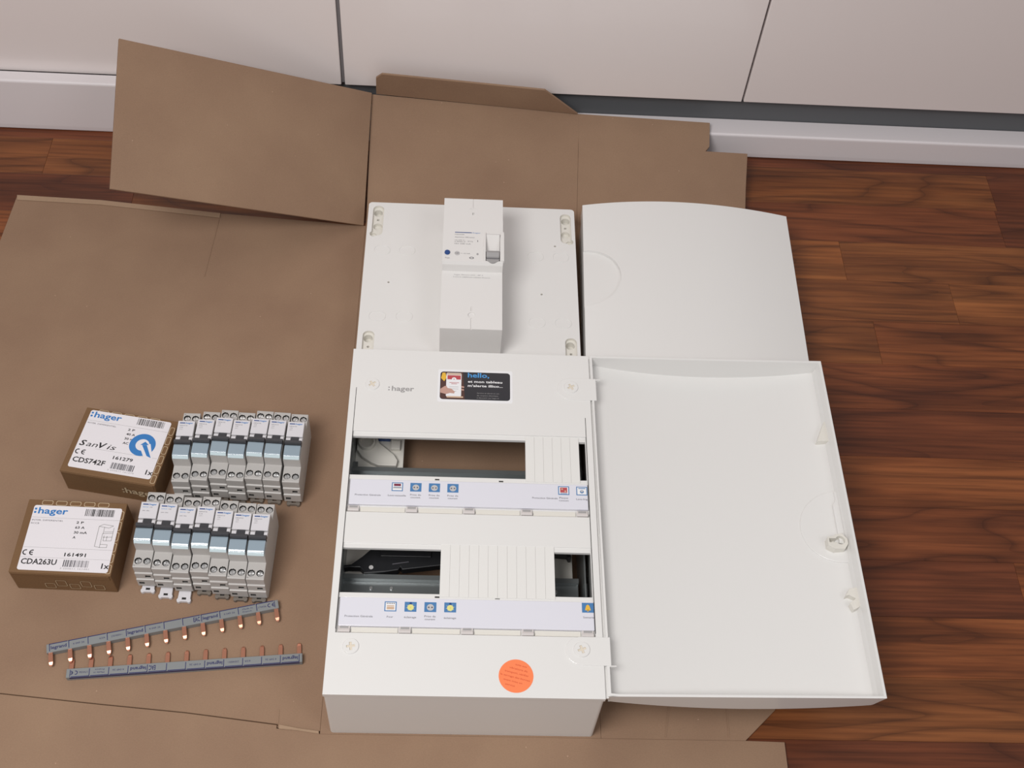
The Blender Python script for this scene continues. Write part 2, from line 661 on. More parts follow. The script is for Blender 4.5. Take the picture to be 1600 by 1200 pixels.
cen = []
for y in (-1, 300, 640, 655, 662, 680, 720, 770, 806, 812):
    e_ = max(0, (y - 645) / 150)
    sag = 3.0 if y == 812 else 0
    cen.append([(x, y, ramp(x, y)) for x in (-9 - .3 * e_, 60, 130, 200, 257.5 + 3 * e_)])
sheet(cen, 'centre_panel', bevel=.15)
rt = []
edge = {-1: 397, 30: 430, 300: 450, 640: 474, 655: 474.5, 662: 475, 680: 476, 720: 479, 771: 484}
for y, xr in edge.items():
    e_ = max(0, (y - 645) / 150)
    rt.append([(x, y, ramp(x, y)) for x in (257.7 + 3 * e_, 310, 370, 391 if y == -1 else 428, xr)])
notch = [(260.3, 776), (310, 776), (370, 776), (431, 775)]
mbx = MB().use(M['card'])
rows_t = rt + [[(x, y, ramp(x, y)) for x, y in ((260.1, 778), (310, 778), (370, 778), (433.5, 778))], [(x, y, ramp(x, y)) for x, y in ((260.7, 812), (310, 812), (370, 812), (435.5, 812))]]
vs, fs, st_, cnt = [], [], [], []
for r_ in rows_t:
    st_.append(len(vs))
    cnt.append(len(r_))
    vs += r_
N_ = len(vs)
vs += [(p[0], p[1], p[2] - T) for p in vs]
for i in range(len(rows_t) - 1):
    m_ = min(cnt[i], cnt[i + 1])
    for j in range(m_ - 1):
        q4 = (st_[i] + j, st_[i] + j + 1, st_[i + 1] + j + 1, st_[i + 1] + j)
        fs += [q4, tuple(N_ + k for k in q4[::-1])]
seen = {}
for f in list(fs):
    for k in range(len(f)):
        ed = (f[k], f[(k + 1) % len(f)])
        seen[ed] = 1
for ed in list(seen):
    if ed[0] < N_ and (ed[1], ed[0]) not in seen:
        fs.append((ed[1], ed[0], ed[0] + N_, ed[1] + N_))
mbx.add(vs, fs).build('right_panel', cb, bevel=.15, seg=1)
plate3([(-451, 56, T), (-313, 33.5, T), (-217, 24.6, T), (-137, 17.9, T), (-49, 7.8, T), (-49.6, 4.5, T), (-9.1, 1.6, T), (-9.1, 648.5, T), (-18, 649, T), (-191, 660.5, T), (-340, 675, T), (-446, 678.5, T), (-449, 602, T)], T, 'left_panel')
plate3([(-520, 58, 3.6), (-313, 32.5, 3.6), (-217, 23.6, 3.6), (-137, 16.9, 3.6), (-50, 6.8, 3.6), (-50, 3.5, 3.6), (-9.6, 0.4, 3.6), (-9.6, -1.1, 3.6), (397, -1.1, 3.6), (434.8, -1.9, 3.6), (431.5, -260, 3.6), (-520, -260, 3.6)], 3.4, 'front_panel')
# folded ridge along the far edge of the left panel, and score lines
plate3([(-446, 678.0, 4.2), (-444, 670, 4.2), (-340, 667, 4.2), (-191, 652.5, 4.2), (-191, 660, 4.2), (-340, 674.6, 4.2)], 1.1, 'folded_edge', M['card_edge'])
for pts in ([(-197, 556), (-196, 556), (-191.2, 650), (-192.2, 650)],
            [(319.2, 1), (320.4, 1), (327.5, 40), (326.3, 40)], [(380.4, 2), (381.8, 2), (384, 60), (382.6, 60)],
            [(-50.0, 8.5), (-48.6, 8.5), (-49.4, 22), (-50.6, 22)]):
    MB().use(M['card']).prism(pts, 3.0, 3.5).build('score_line', cb)
# torn slit left of the enclosure
plate3([(-48, 7.2, 4.6), (-48, 3.0, 4.4), (-30, 1.4, 4.8), (-10, -1.2, 4.4), (-10, 1.2, 5.4), (-30, 3.4, 6.0)], 0.8, 'torn_edge', M['card_edge'])
# raised flap on the left, hinged on the centre panel
plate3([(-11.2, 647.0, 5.2), (-8.6, 809, 79.2), (-282.3, 717.2, 222.7), (-279.6, 559.9, 143)], T, 'left_flap')
# small flap standing up against the cabinet
plate3([(-3.4, 812.5, 77), (-2.0, 804, 110.5), (6, 801.8, 119), (212, 801.8, 104.5), (259.3, 812.5, 57.5)], 2.6, 'small_flap')
plate3([(4.0, 801.6, 115.6), (7, 800.8, 119.2), (34, 800.8, 117.0), (30, 802.6, 111)], 0.5, 'torn_paper', M['card_edge'])

# ================================================================== DISTRIBUTION ENCLOSURE
enc = empty('distribution_box', 'open white plastic distribution enclosure with two rows and an open door on its right', 'electrical box', (0, 0, 3.12))
Z = 99.0       # front face height above the cardboard (mm); enclosure coordinates start at z=0
W, Lb = 250.0, 380.0
# body shell
mb = MB().use(M['white'])
mb.ring(rrect(0.4, W - .4, .4, Lb - .4, 3.2), rrect(2.8, W - 2.8, 2.8, Lb - 2.8, 1.5), 0, Z - 3.2)
mb.build('body', enc, bevel=0.3, seg=1)


def hgrid(xs, ys, H, z0, mt):
    """watertight stepped slab; H[j][i] top height of the cell or None for an opening"""
    mb = MB().use(mt)
    nx, ny = len(xs) - 1, len(ys) - 1

    def h(i, j):
        return H[j][i] if 0 <= i < nx and 0 <= j < ny else None
    for j in range(ny):
        for i in range(nx):
            a = h(i, j)
            if a is None:
                continue
            x0, x1, y0, y1 = xs[i], xs[i + 1], ys[j], ys[j + 1]
            mb.add([(x0, y0, a), (x1, y0, a), (x1, y1, a), (x0, y1, a)], [(0, 1, 2, 3)])
            mb.add([(x0, y0, z0), (x1, y0, z0), (x1, y1, z0), (x0, y1, z0)], [(3, 2, 1, 0)])
            for (di, dj, p, q) in ((-1, 0, (x0, y1), (x0, y0)), (1, 0, (x1, y0), (x1, y1)), (0, -1, (x0, y0), (x1, y0)), (0, 1, (x1, y1), (x0, y1))):
                b = h(i + di, j + dj)
                lo = z0 if b is None else b
                if lo < a:
                    mb.add([(p[0], p[1], lo), (q[0], q[1], lo), (q[0], q[1], a), (p[0], p[1], a)], [(0, 1, 2, 3)])
    me = mb.mesh('grid', False)
    bm = bmesh.new()
    bm.from_mesh(me)
    bmesh.ops.remove_doubles(bm, verts=bm.verts, dist=1e-6)
    bm.to_mesh(me)
    bm.free()
    return me


R = None
xs = [0, 6.6, 8.8, 99.6, 181.3, 207.6, 235.8, 242.4, 243.6, 250]
ys = [0, 58.4, 66, 94, 98.9, 145.2, 150.2, 183.6, 192, 220.8, 225.8, 271.2, 276.6, 380]
q, d = Z, Z - 1.6
lp = Z - 4.2   # label channel
H = [
    [q, q, q, q, q, q, q, q, q],
    [q, lp, lp, lp, lp, lp, lp, lp, q],
    [q, lp, lp, lp, lp, lp, lp, lp, q],
    [q, d, d, d, d, d, d, d, q],
    [q, R, R, d, d, R, R, R, q],
    [q, d, d, d, d, d, d, d, q],
    [q, q - .5, q - .5, q - .5, q - .5, q - .5, q - .5, q - .5, q],
    [q, lp, lp, lp, lp, lp, lp, lp, q],
    [q, lp, lp, lp, lp, lp, lp, lp, q],
    [q, d, d, d, d, d, d, d, q],
    [q, R, R, R, d, d, R, R, q],
    [q, d, d, d, d, d, d, d, q],
    [q, q, q, q, q, q, q, q, q],
]
for r_ in (4, 10):
    H[r_][7] = q if r_ == 4 else d
H[4] = [q, R, R, d, d, R, R, q - .6, q]
H[10] = [q, R, R, R, d - 6, R if False else d - 6, R, q - .6, q]
H[10][4] = d - .1
H[10][5] = d - .1
xs2 = xs
# openings: lower row (x 8..99.6 and 207.6..242.4), upper row (x 8..181.3 and 235.8..242.4)
H[4] = [q, R, R, d - .6, d - .6, R, R, q - .6, q]
H[10] = [q, R, R, R, d - .6, d - .6, R, q - .6, q]
cover_me = hgrid(xs2, ys, H, Z - 3.0 - 2.4, M['white'])
cov = link('front_cover', cover_me, enc, bevel=0.45, seg=2)
# thin dark strips drawn for the shaded groove between outer rim and inner cover
for x0, x1, y0, y1 in ((6.3, 6.9, 62, 330), (243.3, 243.9, 62, 300)):
    MB().use(M['hole']).box(x0, x1, y0, y1, Z - 1.0, Z + .06).build('cover_joint', enc)
# small release slots above the label strips, their shade drawn as dark blocks
for x, y in ((93.5, 222.2), (156.8, 222.0), (97.5, 95.6), (153.5, 95.6)):
    MB().use(M['hole']).box(x - 2.2, x + 2.2, y - .6, y + .9, d - .4, d + .12).build('release_slot', enc)


def blank(x0, x1, y0, y1, n, name='blanking_strip'):
    base = MB().use(M['satin']).box(x0, x1, y0, y1, d - .5, d + .5).build(name, enc, bevel=.15, seg=1)
    w = (x1 - x0) / n
    sl = MB().use(M['satin']).box(.07, w - .07, y0 + .3, y1 - .3, d + .5, d + .95).mesh('slat')
    for i in range(n):
        o = link('slat', sl, base, bevel=.06, seg=1)
        o.location.x = (x0 + i * w) * .001
    return base


blank(99.6, 207.6, 95.6, 151.0, 12)
blank(181.3, 235.7, 222.0, 275.6, 6)


# label strips -------------------------------------------------------------
def icon(parent, x, y, kind, z, w=11.0, h=9.8, clip=1e9):
    mb = MB()
    x0, x1, y0, y1 = x - w / 2, min(x + w / 2, clip), y - h / 2, y + h / 2
    if kind in ('socket', 'lamp', 'bell'):
        mb.use(M['icon_blue']).rect(x0, x1, y0, y1, z)
        if kind == 'socket':
            mb.use(M['pgrey']).disc(x, y - .3, 3.3, z + .08)
            mb.use(M['dgrey']).disc(x - 1.5, y - .3, .8, z + .14, 10)
            mb.use(M['dgrey']).disc(x + 1.5, y - .3, .8, z + .14, 10)
        elif kind == 'lamp':
            mb.use(M['pgrey'])
            for k in range(8):
                a = k * math.pi / 4 + .2
                mb.flat([(x + 3 * math.cos(a - .1), y - .4 + 3 * math.sin(a - .1)), (x + 4.8 * math.cos(a), y - .4 + 4.2 * math.sin(a)), (x + 3 * math.cos(a + .1), y - .4 + 3 * math.sin(a + .1))], z + .05)
            mb.use(M['dblue']).rect(x - 1.0, x + 1.0, y + 2.2, y + 4.6, z + .07)
            mb.use(M['yellow']).disc(x, y - .6, 3.0, z + .1)
            mb.use(M['amber']).disc(x, y - .6, .5, z + .14, 8)
        else:
            mb.use(M['amber']).flat([(x - 2.8, y - 2.6), (x + 2.8, y - 2.6), (x + 2.2, y - .4), (x + 1.4, y + 2.2), (x, y + 3.2), (x - 1.4, y + 2.2), (x - 2.2, y - .4)], z + .1)
            mb.disc(x, y - 2.9, .9, z + .1, 10)
    else:
        mb.use(M['icon_blue']).rect(x0, x1, y0, y1, z)
        mb.use(M['white_print']).rect(x0 + .9, min(x1 - .9, clip), y0 + .9, y1 - .9, z + .06)
        if kind == 'dish':
            mb.use(M['maroon']).rect(x - 3.4, x + 3.4, y + .8, y + 3.4, z + .1)
            mb.use(M['icon_blue']).rect(x - 3.6, x + 3.6, y - .6, y - .1, z + .1)
            mb.use(M['lgrey']).rect(x - 4.2, x + 4.2, y - 1.7, y - .7, z + .1)
        elif kind == 'oven':
            mb.use(M['dgrey'])
            for k in range(5):
                mb.rect(x - 3.6 + k * 1.6, x - 2.7 + k * 1.6, y + 2.5, y + 3.5, z + .1)
            mb.use(M['tan']).rect(x - 3.4, x + 3.4, y + .1, y + 1.1, z + .1)
            mb.use(M['tan']).rect(x - 3.4, x + 3.4, y - 3.0, y - .3, z + .1)
        elif kind == 'hob':
            mb.use(M['red']).rect(x - 3.5, x + 3.5, y - 2.4, y + 3.4, z + .1)
            mb.use(M['tan']).disc(x - 1.6, y + 1.6, 1, z + .14, 10).disc(x + 1.6, y - .8, 1, z + .14, 10)
            mb.use(M['icon_blue']).rect(x - 3.5, x + 3.5, y - 3.7, y - 3.0, z + .1)
        elif kind == 'washer':
            mb.use(M['icon_blue']).rect(x - 3.4, min(x + 3.6, clip), y + 2.4, y + 3.3, z + .1)
            mb.use(M['icon_blue']).disc(x, y - .8, 1.9, z + .1)
            mb.use(M['pgrey']).disc(x, y - .3, 1.2, z + .14)
    return mb.build('icon', parent, fix=False)


def strip(y0, y1, xr, icons, texts, name='label_strip'):
    p = MB().use(M['strip_paper']).box(8.4, xr, y0, y1, lp + .1, Z - .9)
    o = p.build(name, enc, bevel=.4, seg=2)
    for x, y, k in icons:
        icon(o, x, y, k, Z - .82, clip=xr - .2)
    for t, x, y, w in texts:
        mb = MB()
        txt(mb, t, x, y, w, 1.9, Z - .8, M['dgrey'], centre=True)
        mb.build('printed_caption', o, fix=False)
    return o


strip(192.3, 220.4, 242.6,
      [(54.8, 212.6, 'dish'), (72.9, 212.6, 'socket'), (91.1, 212.6, 'socket'), (109.3, 212.6, 'socket'), (218.8, 213.2, 'hob'), (236.8, 213.2, 'washer')],
      [('Protection Générale', 26.5, 201.8, 25), ('Lave-vaisselle', 54.8, 201.9, 17.5), ('Prise de', 72.9, 203.1, 10.5), ('courant', 72.9, 200.2, 9.5), ('Prise de', 91.1, 203.1, 10.5), ('courant', 91.1, 200.2, 9.5), ('Prise de', 109.3, 203.1, 10.5), ('courant', 109.3, 200.2, 9.5), ('Protection Générale', 200, 203.2, 25), ('Plaque', 218.6, 204.0, 8.6), ('cuisson', 218.6, 201.0, 9.4), ('Lave-ling', 236.6, 203.0, 11.2)])
strip(65.6, 93.8, 243.2,
      [(55.0, 85.2, 'oven'), (73.4, 85.2, 'lamp'), (91.6, 85.3, 'socket'), (109.9, 85.4, 'lamp'), (237.6, 88.0, 'bell')],
      [('Protection Générale', 26.5, 74.0, 25.5), ('Four', 55, 74, 5.6), ('éclairage', 73.4, 74, 11.2), ('Prise de', 91.6, 75.2, 10.2), ('courant', 91.6, 72.4, 9.5), ('éclairage', 109.9, 74, 11.2), ('Sonnerie', 238.0, 77.4, 10)])
for y, xs_ in ((184.2, (13.5, 69.8, 125.6, 181.8, 236.5)), (58.9, (14, 69.2, 126, 181.5, 236.8))):
    # cream ledge pieces between the clips
    for i in range(4):
        MB().use(M['cream']).box(xs_[i] + 6.4, xs_[i + 1] - 6.4, y + 1.2, y + 6.4, lp - .05, lp + 1.2).build('ledge', enc, bevel=.3, seg=1)
    for x in xs_:
        c = MB().use(M['clip']).prism([(y + .2, lp), (y + .2, Z - .3), (y + 1.2, Z + .3), (y + 2.8, Z + .2), (y + 3.6, Z - 1.6), (y + 7.0, Z - 1.9), (y + 7.0, lp)], x - 5.4, x + 5.4, 'x')
        c.build('clip', enc, bevel=.4, seg=2)
        MB().use(M['lgrey']).box(x - 4.0, x + 4.0, y + 4.5, y + 6.4, Z - 2.0, Z - 1.6).build('clip_slot', enc)


# screws -------------------------------------------------------------------
def cross_screw(x, y, rot, zb, r=7.6):
    head = MB().use(M['white']).cyl(0, 0, r, 0, 1.2, 36, r - .5).mesh('cover_screw')
    c1 = MB().use(M['cream']).box(-3.9, 3.9, -1.1, 1.1, .1, 3)
    c2 = MB().use(M['cream']).box(-1.1, 1.1, -3.9, 3.9, .1, 3)
    head = boolean(head, c1, c2)
    o = link('cover_screw', head, enc, bevel=.2, seg=2)
    o.location = (x * .001, y * .001, zb * .001)
    o.rotation_euler = (0, 0, math.radians(rot))
    m2 = MB().use(M['recess']).box(-3.85, 3.85, -1.05, 1.05, .02, .3).box(-1.05, 1.05, -3.85, 3.85, .02, .31).build('cross_recess', o)  # beige inlay carrying the painted shading of the cross slot
    return o


cross_screw(22.7, 334.5, 35, Z)
cross_screw(21.5, 45.1, 8, Z)
cross_screw(230.0, 337.5, 30, Z + .9)
cross_screw(230.3, 45.8, 20, Z + .9)
# hinge tabs over the right hand screws
for y, s in ((336.0, 1), (45.0, -1)):
    pts = [(256.5, y - 14), (256.5, y + 13.5), (231, y + 13.5)] + [(229 + 13.4 * math.cos(math.radians(a)), y + 13.4 * math.sin(math.radians(a))) for a in range(95, 266, 12)] + [(231, y - 14)]
    MB().use(M['white']).prism(pts, Z - .4, Z + .9).build('hinge_tab', enc, bevel=.4, seg=2)
    MB().use(M['white']).box(254.5, 261.5, y - 14.6 if s < 0 else y + 12.2, y - 13.4 if s < 0 else y + 13.4, Z - 3, Z + .4).build('hinge_pin', enc, bevel=.3, seg=1)
# moulded word on the cover
mb = MB()
txt(mb, 'hager', 43.0, 327.2, 23.2, 6.0, Z + .05, M['lgrey'], bold=True)
mb.use(M['lgrey']).rect(39.4, 40.9, 327.4, 328.9, Z + .05).rect(39.4, 40.9, 330.6, 332.1, Z + .05)
mb.build('printed_logo', enc, fix=False)

# sticker with phone photo
zs = Z + .12
st = MB().use(M['white_print']).prism(rrect(90.5, 168.5, 315.2, 356.6, 2), Z, zs).build('advert_sticker', enc)
mb = MB().use(M['stickerblack'])
mb.flat(rrect(92.9, 166.0, 318.3, 353.6, 3.4), zs + .06)
mb.build('printed_panel', st, fix=False)
mb = MB().use(M['brownp'])
mb.flat([(93.1, 321.5), (95.0, 318.9), (119, 318.5), (116.5, 353.4), (96, 353.4), (93.6, 350.5)], zs + .12)
mb.use(M['amber']).flat([(93.6, 345), (97, 341), (99.5, 346), (98, 352), (95, 352)], zs + .15)
mb.use(M['white_print']).flat(rrect(99.2, 115.0, 321.6, 352.0, 1.6), zs + .18)
mb.use(M['tan']).flat(rrect(99.6, 114.6, 349.5, 351.6, .8), zs + .2)
mb.use(M['red']).rect(100.3, 114.3, 343.6, 348.9, zs + .22)
mb.use(M['white_print']).disc(107.3, 343.9, 2.4, zs + .25)
mb.use(M['red']).disc(107.3, 343.9, .6, zs + .28, 8)
mb.use(M['red']).rect(102.5, 112.5, 339.2, 339.8, zs + .24).rect(104.5, 110.5, 337.6, 338.2, zs + .24)
mb.use(M['lgrey']).rect(102.5, 112, 333.8, 334.2, zs + .24).rect(102.5, 112, 331.2, 331.6, zs + .24).rect(102.5, 110, 328.4, 328.8, zs + .24)
mb.use(M['skin']).flat([(93.2, 331), (97.5, 334.6), (99.4, 335.2), (100.8, 332.4), (104.6, 331.8), (108.4, 328.0), (107.6, 325.6), (103.4, 326.2), (99.2, 324.6), (93.2, 326.4)], zs + .3)
mb.flat([(115.2, 333.4), (117.9, 333.0), (118.1, 334.8), (115.3, 335.4)], zs + .3)
mb.flat([(115.2, 329.8), (117.7, 329.6), (117.9, 331.2), (115.3, 331.7)], zs + .3)
mb.use(M['tan']).flat(rrect(100, 117.2, 320.3, 322.2, .6), zs + .3)
mb.build('printed_photo', st, fix=False)
mb = MB()
txt(mb, 'hello,', 121.6, 347.0, 22.5, 5.8, zs + .12, M['skyblue'], bold=True)
txt(mb, 'et mon tableau', 121.8, 340.2, 36, 2.9, zs + .12, M['white_print'], bold=True)
txt(mb, "m'alerte illico...", 121.8, 334.9, 36.5, 2.9, zs + .12, M['white_print'], bold=True)
for i, (t, w) in enumerate((('Service et alerte en cas', 23), ('de coupure électrique', 22), ('à découvrir sur hager.fr', 23))):
    txt(mb, t, 131.5, 326.4 - i * 3.0, w, 1.35, zs + .12, M['lgrey'])
mb.build('printed_text', st, fix=False)
# round orange sticker
st2 = MB().use(M['orange']).cyl(170.3, 20.0, 15.6, Z, Z + .15, 48).build('round_sticker', enc)
mb = MB()
for i, (t, w, dx) in enumerate((('suite aux', 10.5, 2.2), ('vibrations du', 16.5, .6), ('transport, vérifier', 22, 0), ('le serrage des bornes', 27, -.4), ('avant mise en', 17, -1.6), ('service', 8.8, -3.2))):
    yy = 9.8 - i * 4.0
    px, py = rot2(dx, yy, 170.3, 20.0, -14)
    txt(mb, t, px, py, w, 1.7, Z + .22, M['orange_txt'], rot=-14, centre=True)
mb.build('printed_text', st2, fix=False)

# interior: rails, carriers, bracket ----------------------------------------
for y0, zt, x1 in ((231, 47, 240), (108, 47, 236.5)):
    prof = [(y0, zt), (y0 + 5, zt), (y0 + 5, zt - 7), (y0 + 30, zt - 7), (y0 + 30, zt), (y0 + 35, zt), (y0 + 35, zt - 1), (y0 + 31, zt - 1), (y0 + 31, zt - 8), (y0 + 4, zt - 8), (y0 + 4, zt - 1), (y0, zt - 1)]
    o = MB().use(M['rail']).prism(prof, 4.5, x1, 'x').build('din_rail', enc, bevel=.2, seg=1)
    for x in (32, 52, 200, 214):
        MB().use(M['steel']).cyl(x, y0 + 23, 1.6, zt - 7, zt - 5.6, 12).build('rivet', o)
for x0 in (3.2, 240.2):
    MB().use(M['rail']).box(x0, x0 + 1.6, 20, 360, 3, 62).build('side_upright', enc, bevel=.2, seg=1)
    for y in (90, 225):
        MB().use(M['rail']).box(x0, x0 + 6, y, y + 52, 36, 38.8).build('rail_bracket', enc, bevel=.2, seg=1)
# terminal carrier seen through the upper opening
tcar = MB().use(M['cream']).box(4.8, 56, 277, 342, 20, 26).build('terminal_carrier', enc, bevel=.6)
cup = MB().use(M['cream']).cyl(16.5, 304, 9.6, 26, 37, 28, 8.8)
cup2 = MB().use(M['cream']).cyl(16.5, 304, 6.4, 29.5, 40, 28, 7.6)
cupm = boolean(cup.mesh('screw_cup'), cup2)
link('screw_cup', cupm, tcar, smooth=False)
MB().use(M['hole']).cyl(16.5, 303, 2.0, 29.3, 30.0, 14).build('screw_hole', tcar)
leaf = [(6, 312), (6, 297), (12, 288), (22, 281), (30, 277.5), (49, 277.5), (50, 284), (46, 291), (38, 298), (30, 305), (27, 312)]
MB().use(M['cream']).prism(leaf, 26, 32).build('moulded_arm', tcar, bevel=.6)
MB().use(M['dblue']).box(28, 41, 311, 318, 26, 34).build('terminal_block', tcar, bevel=.4)
MB().use(M['cream']).box(42, 52, 299, 310, 26, 31).build('terminal_housing', tcar, bevel=.8)
# lower carrier plates and black bracket seen through the lower opening
MB().use(M['cream']).box(4.8, 50, 90, 186, 30, 34).build('carrier_plate', enc, bevel=.5)
MB().use(M['cream']).box(206, 232, 90, 186, 30, 34).build('carrier_plate', enc, bevel=.5)
br = [(4.6, 147.6), (4.8, 150.6), (11.7, 151.8), (22, 160.5), (33, 172), (98, 175), (150, 176), (205, 174), (222, 174.5), (229, 173), (229.5, 164), (226.8, 163.6), (225.5, 167), (214, 168), (211.6, 163), (205, 162), (160, 158), (99, 152.5), (62, 147), (60, 150.2), (58, 146.6), (45, 144.2), (24.5, 142.2), (23, 145.8), (20.5, 148.6), (9, 148.4)]
bk = MB().use(M['blk_plastic']).prism(br, 40, 50).build('black_bracket', enc, bevel=.8)
MB().use(M['pgrey']).cyl(31.4, 148.6, 2.2, 50, 50.3, 16).build('rivet', bk)
MB().use(M['dgrey']).prism([(52, 152.8), (68, 155.6), (68, 155.0), (52, 152.0)], 50, 50.8).build('bracket_rib', bk)
MB().use(M['blk_plastic']).box(40, 90, 160, 168, 50, 52.5).build('bracket_rib', bk, bevel=.6)

# ---- open door lying beside the enclosure ---------------------------------
DC = [(252.2, 2.6), (505.2, 5.4), (503.6, 383.6), (251.4, 380.6)]


def bil(u, v):
    a, b, c, e = DC
    return ((a[0] * (1 - u) + b[0] * u) * (1 - v) + (e[0] * (1 - u) + c[0] * u) * v, (a[1] * (1 - u) + b[1] * u) * (1 - v) + (e[1] * (1 - u) + c[1] * u) * v)


def depth(u):
    return 15.5 + 4.0 * u + 15.5 * (1 - (2 * u - 1) ** 2)


def floor_z(u):
    return Z - depth(u) + 2.4


NX = 28
mb = MB().use(M['white'])
rows = []
t = 0.0095
for k in range(NX + 1):
    u = k / NX
    ui = t + u * (1 - 2 * t)
    zo = Z - depth(u)
    zi = zo + 2.4
    us = u if 0 < k < NX else (0.006 if k == 0 else 1 - 0.026)
    rows.append([
        (*bil(u, 0), Z), (*bil(us, .004), zo), (*bil(us, .996), zo), (*bil(u, 1), Z),
        (*bil(ui, 1 - .0068), Z), (*bil(ui if k < NX else ui - .008, 1 - .0085), zi), (*bil(ui if k < NX else ui - .008, .0085), zi), (*bil(ui, .0068), Z)])
vs = [p for r in rows for p in r]
fs = []
for k in range(NX):
    for j in range(8):
        a, b = k * 8 + j, k * 8 + (j + 1) % 8
        fs.append((a, b, b + 8, a + 8))
for base in (0, NX * 8):
    fs += [(base, base + 1, base + 6, base + 7), (base + 1, base + 2, base + 5, base + 6), (base + 2, base + 3, base + 4, base + 5)]
# end walls: the rim at both ends
mb.add(vs, fs)
# left and right walls between near and far rims
for k, s in ((0, 1), (NX, -1)):
    u = k / NX
    ui = t + u * (1 - 2 * t)
    o1, o2 = (*bil(u, 0), Z), (*bil(u, 1), Z)
    us = 0.006 if k == 0 else 1 - 0.026
    uj = ui if k == 0 else ui - .008
    zo = Z - depth(u)
    b1, b2 = (*bil(us, .004), zo), (*bil(us, .996), zo)
    i1, i2 = (*bil(ui, .0068), Z), (*bil(ui, 1 - .0068), Z)
    j1, j2 = (*bil(uj, .0085), zo + 2.4), (*bil(uj, 1 - .0085), zo + 2.4)
    mb.add([o1, o2, b2, b1, i1, i2, j2, j1], [(0, 1, 2, 3), (4, 5, 6, 7), (0, 1, 5, 4)])
me = mb.mesh('door', False)
bm = bmesh.new()
bm.from_mesh(me)
bmesh.ops.remove_doubles(bm, verts=bm.verts, dist=1e-6)
# drop the inner partition faces at both ends
kill = []
for f in bm.faces:
    if len(f.verts) == 4 and abs(f.normal.x) > .9:
        zs_ = sorted(v.co.z for v in f.verts)
        xs_ = [v.co.x for v in f.verts]
        ysp = max(v.co.y for v in f.verts) - min(v.co.y for v in f.verts)
        if ysp < .02:
            kill.append(f)
bmesh.ops.delete(bm, geom=kill, context='FACES_ONLY')
kill = []
bmesh.ops.recalc_face_normals(bm, faces=bm.faces)
bm.to_mesh(me)
bm.free()
door = link('door', me, enc, bevel=.5, seg=2)
# finger grip back (half disc) and its rib, latch and hooks on the right wall
hd = [(499.5, 190 - 40.5)] + [(499.5 + 40.5 * math.cos(math.radians(a)), 190 + 40.5 * math.sin(math.radians(a))) for a in range(264, 95, -7)] + [(499.5, 190 + 40.5)]
zf = floor_z(.93)
mb = MB().use(M['white'])
n = len(hd)
vs = []
for (x, y) in hd:
    u = (x - 252) / 253
    vs.append((x, y, floor_z(u) - .8))
for (x, y) in hd:
    u = (x - 252) / 253
    vs.append((x, y, floor_z(u) + 1.5 + (x - 459) * .02))
mb.add(vs, [tuple(range(n))[::-1], tuple(range(n, 2 * n))] + [(i, (i + 1) % n, n + (i + 1) % n, n + i) for i in range(n)])
mb.build('finger_grip', door, bevel=.4)
MB().use(M['white']).prism([(493, 170), (499.5, 168), (499.5, 229), (496.5, 229), (496.5, 219), (493, 212)], zf - 1, zf + 6.5).build('grip_rib', door, bevel=.6)
latch = boolean(MB().use(M['cream']).prism([(480, 165), (486, 161), (496, 161), (500, 167), (500, 172), (495, 178.5), (489, 177), (486, 175), (480, 174)], zf - 1, zf + 11).mesh('latch'),
                MB().use(M['cream']).cyl(492.5, 170.5, 4.6, zf + 2.5, zf + 14, 20), MB().use(M['cream']).box(481.5, 490, 168, 172.5, zf + 4, zf + 14))
link('latch', latch, door, bevel=.3, seg=1)
MB().use(M['cream']).prism([(488, 288), (501, 288), (501, 312), (498.5, 312), (494, 302)], zf - 1, zf + 9).build('hook', door, bevel=.4)
MB().use(M['cream']).prism([(488.5, 111.5), (493, 119), (501.5, 121), (501.5, 101), (494, 97), (491.5, 104), (498, 109), (492, 112.5)], zf - 1, zf + 9).build('hook', door, bevel=.3)
MB().use(M['white']).box(249.6, 253.4, 2, 378, Z - 5.5, Z - 2.6).build('hinge_strip', door, bevel=.3, seg=1)

# ================================================================== MOUNTING PLATE
pl = empty('mounting_plate', 'white plastic mounting plate with slotted corners behind the distribution enclosure', 'mounting plate', (0, 0, 3.12))
PZ = 47.0
body = MB().use(M['white']).prism(rrect(-2.6, 249.0, 393, 644.4, 4.5, 6), 0, PZ).mesh('plate')
cut = MB().use(M['cream'])
cut2 = MB().use(M['cream'])
for cx, ya, yb, k, top in ((9.8, 590, 638.5, 1, 1), (237.8, 588, 636, -1, 1), (10.0, 398, 445, 1, 0), (238.6, 398, 443.5, -1, 0)):
    cut.prism(rrect(cx - 6.6, cx + 6.6, ya, yb, 6.2, 6), PZ - 4.0, PZ + 2)
    if top:
        cut2.cyl(cx - .4 * k, yb - 8.8, 5.3, PZ - 12, PZ + 3, 24)
        cut2.cyl(cx + k * .2, yb - 31, 5.4, PZ - 9, PZ + 3, 24)
        cut2.cyl(cx - 4.2 * k, ya + 2.6, 4.4, PZ - 6.5, PZ + 3, 20)
        cut2.box(cx - 1.4, cx + 1.4, yb - 21.2, yb - 18.4, PZ - 12, PZ - 1)
    else:
        cut2.cyl(cx - .6, yb - 8, 5.2, PZ - 12, PZ + 3, 24)
        cut2.cyl(cx, yb - 34, 5.6, PZ - 9, PZ + 3, 24)
        cut2.cyl(cx, yb - 19.5, 1.5, PZ - 12, PZ - 1, 10)
for x, y in ((28, 517.5), (224, 582.8), (206.5, 507)):
    cut2.cyl(x, y, 1.3, PZ - 8, PZ + 2, 12)
body = boolean(body, cut, cut2)
link('plate', body, pl, bevel=.5, seg=2)
